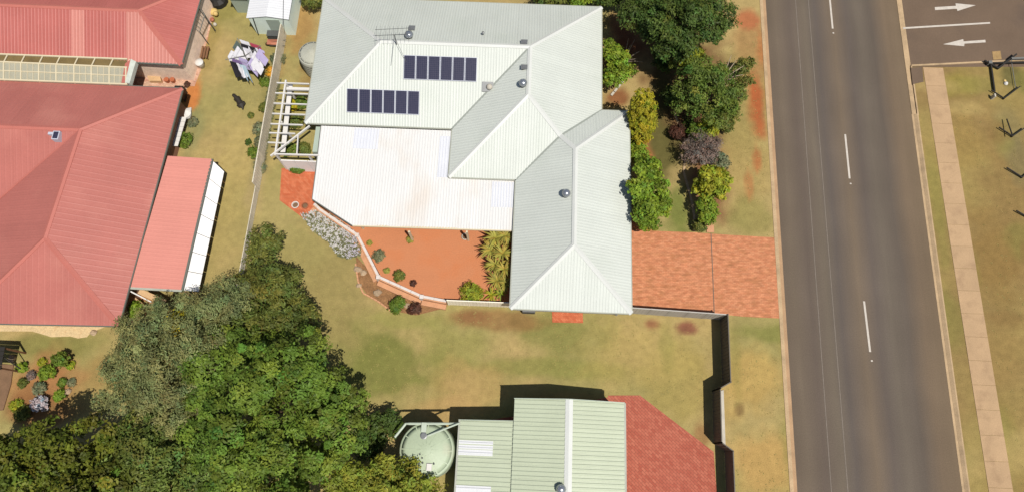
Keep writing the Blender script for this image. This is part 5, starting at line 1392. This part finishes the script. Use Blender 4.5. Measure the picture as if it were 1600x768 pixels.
for x, y in ((985, 70), (1000, 80), (1004, 97), (992, 62), (996, 92), (982, 60)):
    e_ = G(x, y, 2.2); s_ = G(974, 98, 1.2); q = MB(); q.tube([s_, s_.lerp(e_, .5) + Vector((0, 0, .15)), e_], [.04, .025, .008], 6); q.build('branch', M['bark_pale'], t)
plant('conifer', 'golden egg shaped conifer by the garage roof corner', 'conifer', G(995, 208), [lobe(1003, 178, 3.3, 22, 1.5, 26), lobe(1002, 196, 2.4, 22, 1.3, 22), lobe(999, 210, 1.4, 17, .9), lobe(1004, 160, 4.2, 17, 1.2)],
      420, 26, (.2, .07), LM['conifer'], 25, None, .08, clump_r=.2, hue=(.7, 1.35), up=.7, ragged=.12)
plant('shrub', 'small green shrub directly below the golden conifer', 'shrub', G(999, 240), [lobe(996, 228, .9, 13), lobe(1002, 243, 1.0, 13), lobe(994, 246, 1.0, 10)], 110, 24, (.18, .09), LM['bright'], 26, 'front garden shrubs', .04, clump_r=.22)
plant('shrub', 'tall bright green shrub between garage wall and dark lawn', 'shrub', G(1015, 310), [lobe(1012, 270, 3.0, 22), lobe(1020, 300, 2.9, 27), lobe(1006, 325, 3.4, 19), lobe(1001, 294, 3.7, 17), lobe(1028, 322, 1.8, 19), lobe(1012, 344, 1.4, 15), lobe(1004, 258, 2.2, 15)],
      520, 26, (.24, .14), LM['bright'], 27, 'front garden shrubs', .09, clump_r=.28, hue=(.55, 1.4), ragged=.26, mass=.42)
plant('shrub', 'grey purple twiggy shrub in the front bed', 'shrub', G(1092, 240), [lobe(1092, 232, 1.6, 28), lobe(1080, 240, 1.4, 18), lobe(1105, 240, 1.4, 18), lobe(1115, 225, 1.2, 14)], 300, 20, (.13, .05), LM['grey'], 28, 'front garden shrubs', .07, clump_r=.26, hue=(.5, 1.5), ragged=.3, limbs=24, bark=M['bark_pale'])
plant('shrub', 'small lime shrub just above the grey twiggy one', 'shrub', G(1106, 202), [lobe(1105, 198, 1.6, 13), lobe(1112, 204, 1.4, 9)], 60, 24, (.18, .1), LM['lime'], 29, 'front garden shrubs', .04, clump_r=.22)
plant('shrub', 'round lime green shrub below the grey twiggy one', 'shrub', G(1110, 290), [lobe(1108, 282, 1.8, 23), lobe(1122, 285, 1.7, 19), lobe(1100, 296, 1.5, 16), lobe(1118, 298, 1.4, 15)], 260, 26, (.22, .12), LM['lime'], 30, 'front garden shrubs', .07, clump_r=.26, hue=(.55, 1.35), ragged=.26, mass=.38)
plant('shrub', 'green shrub closest to the driveway beside the edging', 'shrub', G(1105, 335), [lobe(1104, 322, 1.4, 15), lobe(1104, 338, 1.2, 12), lobe(1112, 330, 1.1, 10)], 120, 24, (.2, .1), LM['bright'], 31, 'front garden shrubs', .05, clump_r=.24, hue=(.55, 1.2))
for k_, (x_, y_, z_, r_, mm_, lab_) in enumerate(((1060, 205, .7, 13, 'plum', 'reddish dark shrub hugging the curved edging above the grey one'), (1048, 150, 1.0, 17, 'dark', 'dark shrub under the left side of the mixed green tree'), (1090, 205, 1.2, 15, 'mid', 'mid green shrub between mixed green tree and grey twiggy shrub'), (1035, 95, 1.2, 18, 'dark', 'dark shrub in the shade below the big dark tree'),
                                               (1128, 190, 1.0, 16, 'olive2', 'dull green shrub on the verge side of the small lime shrub'), (1124, 250, .9, 13, 'sage', 'sage coloured shrub right of the grey twiggy shrub'), (1135, 165, 1.4, 16, 'mid', 'mid green shrub under the bare twigs'), (1092, 352, .5, 8, 'olive2', 'low shrub at the driveway edge beside the edging'))):
    plant('shrub', lab_, 'shrub', G(x_, y_), [lobe(x_, y_, z_, r_, z_ * .6), lobe(x_ + r_ * .5, y_ + r_ * .4, z_ * .8, r_ * .7, z_ * .5)], 40 + r_ * 5, 24, (.17, .08), LM[mm_], 200 + k_, 'front garden shrubs', .03, clump_r=.2, ragged=.3, hue=(.6, 1.3))
plant('shrub', 'small dark shrub beside the edging right of the mulch', 'shrub', G(1072, 205), [lobe(1073, 200, .6, 10), lobe(1078, 190, .5, 8)], 40, 20, (.16, .08), LM['dark'], 32, 'front garden shrubs', .03, clump_r=.2)
# top edge greenery
plant('shrub', 'round green bush at the top edge left of the house', 'shrub', G(488, -4), [lobe(488, -2, 1.2, 17), lobe(480, -10, 1.2, 14)], 90, 24, (.2, .11), LM['olive2'], 33, None, .05, clump_r=.28)
for k, (x, lab, mm) in enumerate(((855, 'green shrub behind the rear eave, left of the pair', 'olive2'), (905, 'green shrub behind the rear eave, middle of the row', 'bright'), (945, 'dark shrub behind the rear eave at the house corner', 'dark'))):
    plant('shrub', lab, 'shrub', G(x, -10), [lobe(x, -8, 1.6, 22), lobe(x + 18, -10, 1.5, 18)], 110, 24, (.22, .11), LM[mm], 34 + k, 'shrubs behind the rear eave', .05, clump_r=.3)
# terrace plants
small = [(592, 399, 11, 'sage', 'grey green shrub at the left of the orange terrace'), (623, 430, 10, 'olive2', 'round green shrub by the terrace retaining wall'), (640, 374, 6, 'strap', 'small yellowish tuft at the left patio post'), (604, 422, 5, 'strap', 'tiny tuft between the two terrace shrubs'), (646, 442, 5, 'plum', 'small reddish brown plant by the terrace wall'),
         (577, 379, 4, 'strap', 'tiny tuft near the top left of the orange terrace')]
for k, (x, y, r, mm, lab) in enumerate(small):
    plant('shrub', lab, 'plant', G(x, y, .5), [lobe(x, y, .5 + r * .016, r * .8, r * .022)], 12 + r * 4, 18, (.14, .06), LM[mm], 50 + k, 'small plants on the orange terrace', clump_r=.14 if r > 6 else .09)
plant('shrub', 'rounded lime shrub in the terrace corner by the beige fence', 'shrub', G(735, 459, .5), [lobe(735, 456, .95, 14), lobe(745, 460, .9, 10)], 90, 22, (.16, .07), LM['lime'], 60, None, .03, clump_r=.2)
plant('shrub', 'bright green shrub in the narrow bed outside the terrace wall', 'shrub', G(620, 480), [lobe(619, 478, .45, 9), lobe(624, 470, .45, 6)], 60, 22, (.18, .08), LM['mid'], 61, None, .03, clump_r=.2)
plant('shrub', 'reddish brown shrub in the narrow bed outside the terrace wall', 'shrub', G(650, 481), [lobe(650, 480, .4, 7), lobe(643, 484, .4, 5)], 40, 20, (.16, .08), LM['plum'], 62, None, .03, clump_r=.18)


def spiky(px, py, z, r, n, seed, label, m='strap', z0=.5, stems=1):
    """rosette of long arching strap leaves on a short stem"""
    rng = np.random.default_rng(seed); c = np.array(G(px, py, z)); V = []; F = []; T = []
    base = Vector((c[0], c[1], z0))
    for i in range(n):
        a = rng.random() * 2 * math.pi; el = rng.uniform(.1, 1.25); L = r * rng.uniform(.75, 1.15); w = L * .085
        d = np.array((math.cos(a), math.sin(a), 0)); s = np.array((-math.sin(a), math.cos(a), 0)); tt = rng.uniform(.7, 1.35); y_ = rng.random() < .25
        k = len(V)
        for j in range(5):
            f = j / 4; pos = c + d * L * f * math.cos(el * (1 - .5 * f)) + np.array((0, 0, L * (f * math.sin(el) - .55 * f * f)))
            ww = w * (1 - f ** 2 * .97) * (.6 + f if f < .4 else 1); V += [pos - s * ww, pos + s * ww]
            T += [(tt * (1.25 if y_ else 1), tt, tt * .9)] * 2
        for j in range(4): F.append((k + 2 * j, k + 2 * j + 1, k + 2 * j + 3, k + 2 * j + 2))
    t = thing('spiky_plant', label, 'plant', base, 'spiky strap leaved plants on the terrace')
    link_mesh('leaf_rosette', np_mesh('leaf_rosette', np.array(V) - np.array(base), F, False, np.array(T)), LM[m], t)
    q = MB(); q.tube([base, Vector(c)], [.06, .05], 7); q.build('stem', M['bark'], t)


sp = [(775, 372, 1.7, .95, 'topmost spiky plant against the garage wall under the patio edge'), (790, 368, 1.9, .7, 'spiky plant in the angle of patio roof and garage wall'), (768, 390, 1.6, .9, 'spiky plant leaning over the orange gravel, second from the top'), (786, 396, 2.0, .8, 'tall spiky plant against the garage wall in mid row'),
      (774, 414, 1.5, .8, 'spiky plant with dark fan shadow in mid row'), (788, 420, 1.8, .7, 'spiky plant close to the garage wall in the lower half'), (777, 438, 1.3, .85, 'spiky plant above the pale agave in the lower half'), (790, 442, 1.3, .65, 'lowest spiky plant against the garage wall')]
for i, (x, y, z, r, lab) in enumerate(sp): spiky(x, y, z, r, 46, 70 + i, lab)
spiky(768, 460, .8, .6, 26, 80, 'pale yellow agave by the beige fence at the terrace corner', 'lime'); spiky(782, 458, .9, .55, 26, 81, 'bright green agave beside the pale yellow one', 'bright')
# flower bed (uncountable white and lavender flowers)
def drift(name, poly_px, n, mats, z, seed, label=None):
    rng = np.random.default_rng(seed); P = np.array([tuple(G(*q)[:2]) for q in poly_px])
    lo, hi = P.min(0), P.max(0); pts = []
    while len(pts) < n:
        c = lo + (hi - lo) * rng.random(2); ins = False
        for i in range(len(P)):
            a, b = P[i], P[i - 1]
            if (a[1] > c[1]) != (b[1] > c[1]) and c[0] < (b[0] - a[0]) * (c[1] - a[1]) / (b[1] - a[1]) + a[0]: ins = not ins
        if ins: pts.append(c)
    return np.array(pts)


bed = [(473, 338), (497, 331), (520, 338), (547, 352), (563, 372), (566, 400), (545, 406), (530, 402), (516, 382), (490, 362)]
pts = drift('bed', bed, 2600, None, 0, 5); rng = np.random.default_rng(5)
hgt = .28 + .15 * fbm(pts[:, 0], pts[:, 1], .8, 8)
C = np.column_stack([pts, hgt * rng.random(len(pts)) ** .4]); N_ = np.column_stack([rng.normal(size=(len(pts), 2)) * .6, np.ones(len(pts))]); N_ /= np.linalg.norm(N_, axis=1)[:, None]
V, F = leaf_quads(C, N_, .2, .09, rng); tt = np.repeat(.7 + .6 * rng.random(len(pts)), 4)
tag(link_mesh('ground_cover', np_mesh('ground_cover', V, F, False, np.stack([tt, tt, tt], 1)), LM['sage']), 'grey green leaves of the flower bed under the terrace wall', 'ground cover', None, 'stuff')
pts = drift('bed', bed, 430, None, 0, 6)
hgt = .38 + .15 * fbm(pts[:, 0], pts[:, 1], .8, 8)
Vs, Fs, Ts = [], [], []
for i, (x, y) in enumerate(pts):
    k = rng.integers(3, 8); r = .045 + .03 * rng.random(); c0 = np.array((x, y, hgt[i])); C = c0 + rng.normal(size=(k, 3)) * r * .7
    N_ = rng.normal(size=(k, 3)) * .5 + np.array((0, 0, 1)); N_ /= np.linalg.norm(N_, axis=1)[:, None]
    v, f = leaf_quads(C, N_, .09, .075, rng); Fs.append(f + sum(len(q) for q in Vs)); Vs.append(v)
    lav = np.clip((x + 11.9) / .8 + rng.normal() * .3, 0, .8); Ts.append(np.repeat([[1 - .08 * lav, 1 - .13 * lav, 1 + .05 * lav]], 4 * k, 0))
tag(link_mesh('flowers', np_mesh('flowers', np.concatenate(Vs), np.concatenate(Fs), False, np.concatenate(Ts)), LM['flower']), 'mass of white and lavender flowers below the terrace wall', 'flowers', None, 'stuff')

pts = drift('weeds', [(438, 84), (448, 88), (430, 170), (412, 272), (396, 270), (402, 205), (416, 150)], 2600, None, 0, 12)
keep = fbm(pts[:, 0], pts[:, 1], .9, 77) > .46; pts = pts[keep]; C = np.column_stack([pts, .05 + .2 * rng.random(len(pts)) * fbm(pts[:, 0], pts[:, 1], .7, 9)])
N_ = np.column_stack([rng.normal(size=(len(pts), 2)) * .5, np.ones(len(pts))]); N_ /= np.linalg.norm(N_, axis=1)[:, None]
V, F = leaf_quads(C, N_, .2, .07, rng); tt = np.repeat(.6 + .6 * rng.random(len(pts)), 4); gg = np.repeat(fbm(pts[:, 0], pts[:, 1], 1.1, 19), 4)
tag(link_mesh('weeds', np_mesh('weeds', V, F, False, np.stack([tt * (.75 + .5 * gg), tt, tt * (.6 + .6 * gg)], 1)), LM['sage']), 'straggling weeds along the left boundary fence', 'weeds', None, 'stuff')
# left yard planting along the fence
row = [(423, 112, 8, 'orange_f', 'small shrub covered in orange flowers by the left fence'), (414, 128, 8, 'mid', 'green plant just below the orange flowered shrub'), (432, 92, 9, 'sage', 'pale green plant below the wheelbarrow'), (414, 168, 9, 'olive2', 'green plant by the fence across from the black dog'), (404, 200, 9, 'sage', 'grey green plant by the left fence beside the pergola top'),
       (408, 222, 10, 'sage', 'pale plant by the left fence beside the pergola middle'), (396, 238, 9, 'mid', 'green plant by the left fence near the carport top'), (408, 262, 8, 'sage', 'pale plant by the left fence just below the pergola'), (388, 222, 4, 'dark', 'tiny dark tuft in the dry grass near the fence'), (289, 218, 13, 'mid', 'green shrub beside the white corrugated sheets'),
       (302, 190, 8, 'sage', 'pale sprawling plant beside the crumpled white bag'), (292, 132, 4, 'plum', 'small dark plant at the brick path corner'), (392, 180, 4, 'olive2', 'little weed in the dry grass right of the black dog')]
om = leaf_mat('orange_flowers', A(232, 176, 60), .1)
for k, (x, y, r, mm, lab) in enumerate(row):
    plant('garden_plant', lab, 'plant', G(x, y), [lobe(x, y, r * .022, r, r * .03)], 12 + r * 4, 18, (.16, .07), om if mm == 'orange_f' else LM[mm], 100 + k, 'plants in the left yard', clump_r=.17 if r > 5 else .1)
plant('garden_plant', 'bright fern in the corner below the coral carport', 'plant', G(210, 486), [lobe(211, 483, .7, 12), lobe(205, 488, .5, 8)], 70, 20, (.2, .08), LM['bright'], 120, None, clump_r=.22)
plant('garden_plant', 'green climber under the white pergola at its screen', 'plant', G(464, 264), [lobe(464, 264, .3, 11, .3, 6)], 50, 20, (.16, .07), LM['mid'], 121, 'plants under the pergola', clump_r=.16)
for k, (x, y, r, mm, lab) in enumerate(((457, 166, 9, 'yellow', 'yellow green plant under the pergola rafters'), (462, 190, 11, 'olive2', 'dark green plant under the pergola middle'), (450, 232, 12, 'mid', 'green plant under the pergola hip beam'), (470, 160, 10, 'mid', 'green plant under the pergola top beside the eave'), (476, 232, 9, 'olive2', 'leafy plant under the pergola beside the pale screen'))):
    plant('garden_plant', lab, 'plant', G(x, y), [lobe(x, y, .4, r, .4)], 50, 20, (.18, .08), LM[mm], 122 + k, 'plants under the pergola', clump_r=.2)
# lower left garden bed
bedp = [(97, 561, 14, 1.1, 'mid', 'dense green bush at the top of the lower left bed'), (73, 582, 14, .6, 'bright', 'bright green shrub in the middle of the lower left bed'), (34, 573, 9, .3, 'bright', 'low lime plant beside the timber deck'), (98, 597, 7, .25, 'mid', 'small round green plant right of the middle shrub'),
        (50, 585, 7, .25, 'grey', 'grey dead looking plant in the lower left bed'), (35, 598, 8, .3, 'olive2', 'dull green plant low beside the timber deck'), (112, 597, 6, .2, 'sage', 'pale sage plant at the right end of the bed'), (62, 606, 12, .4, 'sage', 'grey green plant above the lavender flowers'),
        (93, 617, 10, .4, 'bright', 'bright green plant right of the lavender flowers'), (62, 630, 15, .6, 'lavender', 'shrub covered in lavender flowers in the lower left bed'), (25, 632, 10, .3, 'lime', 'lime tuft at the foot of the timber deck'), (110, 570, 6, .25, 'lime', 'yellow green tuft right of the dense bush'), (66, 565, 6, .2, 'lime', 'small yellow green tuft left of the dense bush'), (36, 645, 14, .5, 'olive2', 'dark green plant left below the lavender flowers')]
for k, (x, y, r, z, mm, lab) in enumerate(bedp):
    plant('garden_plant', lab, 'plant', G(x, y), [lobe(x, y, z * .7, r * .72, z * .7)], 10 + r * 4, 18, (.17, .07), LM[mm], 140 + k, 'plants in the lower left bed', clump_r=.14)
rock(107, 611, .22, 'pale rock at the right end of the lower left bed', None)
rock(20, 560, .25, 'pinkish rock under the dark shelter corner', None)
rock(147, 519, .22, 'round pinkish rock at the end of the sandstone path', None)

# grass tufts breaking up the lawns (uncountable)
def tufts(name, x0, x1, y0, y1, n, seed, avoid, green):
    rng = np.random.default_rng(seed); P = np.column_stack([x0 + (x1 - x0) * rng.random(n), y0 + (y1 - y0) * rng.random(n)])
    keep = np.ones(n, bool)
    for a in avoid: keep &= ~((P[:, 0] > a[0]) & (P[:, 0] < a[1]) & (P[:, 1] > a[2]) & (P[:, 1] < a[3]))
    keep &= rng.random(n) < np.clip(fbm(P[:, 0], P[:, 1], 1.6, seed) * 1.6 - .3, 0, 1)
    P = P[keep]; n = len(P); k = 3
    C = np.repeat(np.column_stack([P, np.full(n, .012)]), k, 0); C[:, :2] += rng.normal(size=(n * k, 2)) * .05
    N_ = np.column_stack([rng.normal(size=(n * k, 2)) * .35, np.ones(n * k)]); N_ /= np.linalg.norm(N_, axis=1)[:, None]
    V, F = leaf_quads(C, N_, .09, .03, rng); t = 1.0 + .3 * rng.random(n * k)
    g_ = fbm(C[:, 0], C[:, 1], 3, 4)
    T = np.repeat(np.stack([t * (1.15 - .3 * g_), t, t * .95], 1), 4, 0)
    return tag(link_mesh(name, np_mesh(name, V, F, False, T), green), kind='stuff', label='short dry grass tufts growing in the lawn', cat='grass')


gm = leaf_mat('dry_grass_blades', A(172, 158, 94), .1)
tufts('grass', -18.2, 12.4, 3.9, 9.5, 1800, 31, [], gm)
tufts('grass', -24, -18.6, 18.8, 33, 900, 32, [(-26, -21.5, 25, 33)], gm)
tufts('grass', 13.6, 17.1, -3, 9.0, 300, 33, [], gm)
tufts('grass', -17.8, -11.2, 8.5, 16, 700, 34, [(-14.6, -11, 12.2, 17)], gm)
tufts('grass', 31, 45, -3, 29, 1500, 35, [], gm)
tufts('grass', 13.8, 17.3, 14.6, 33, 500, 36, [], gm)
for o in bpy.data.objects:
    o.select_set(False)
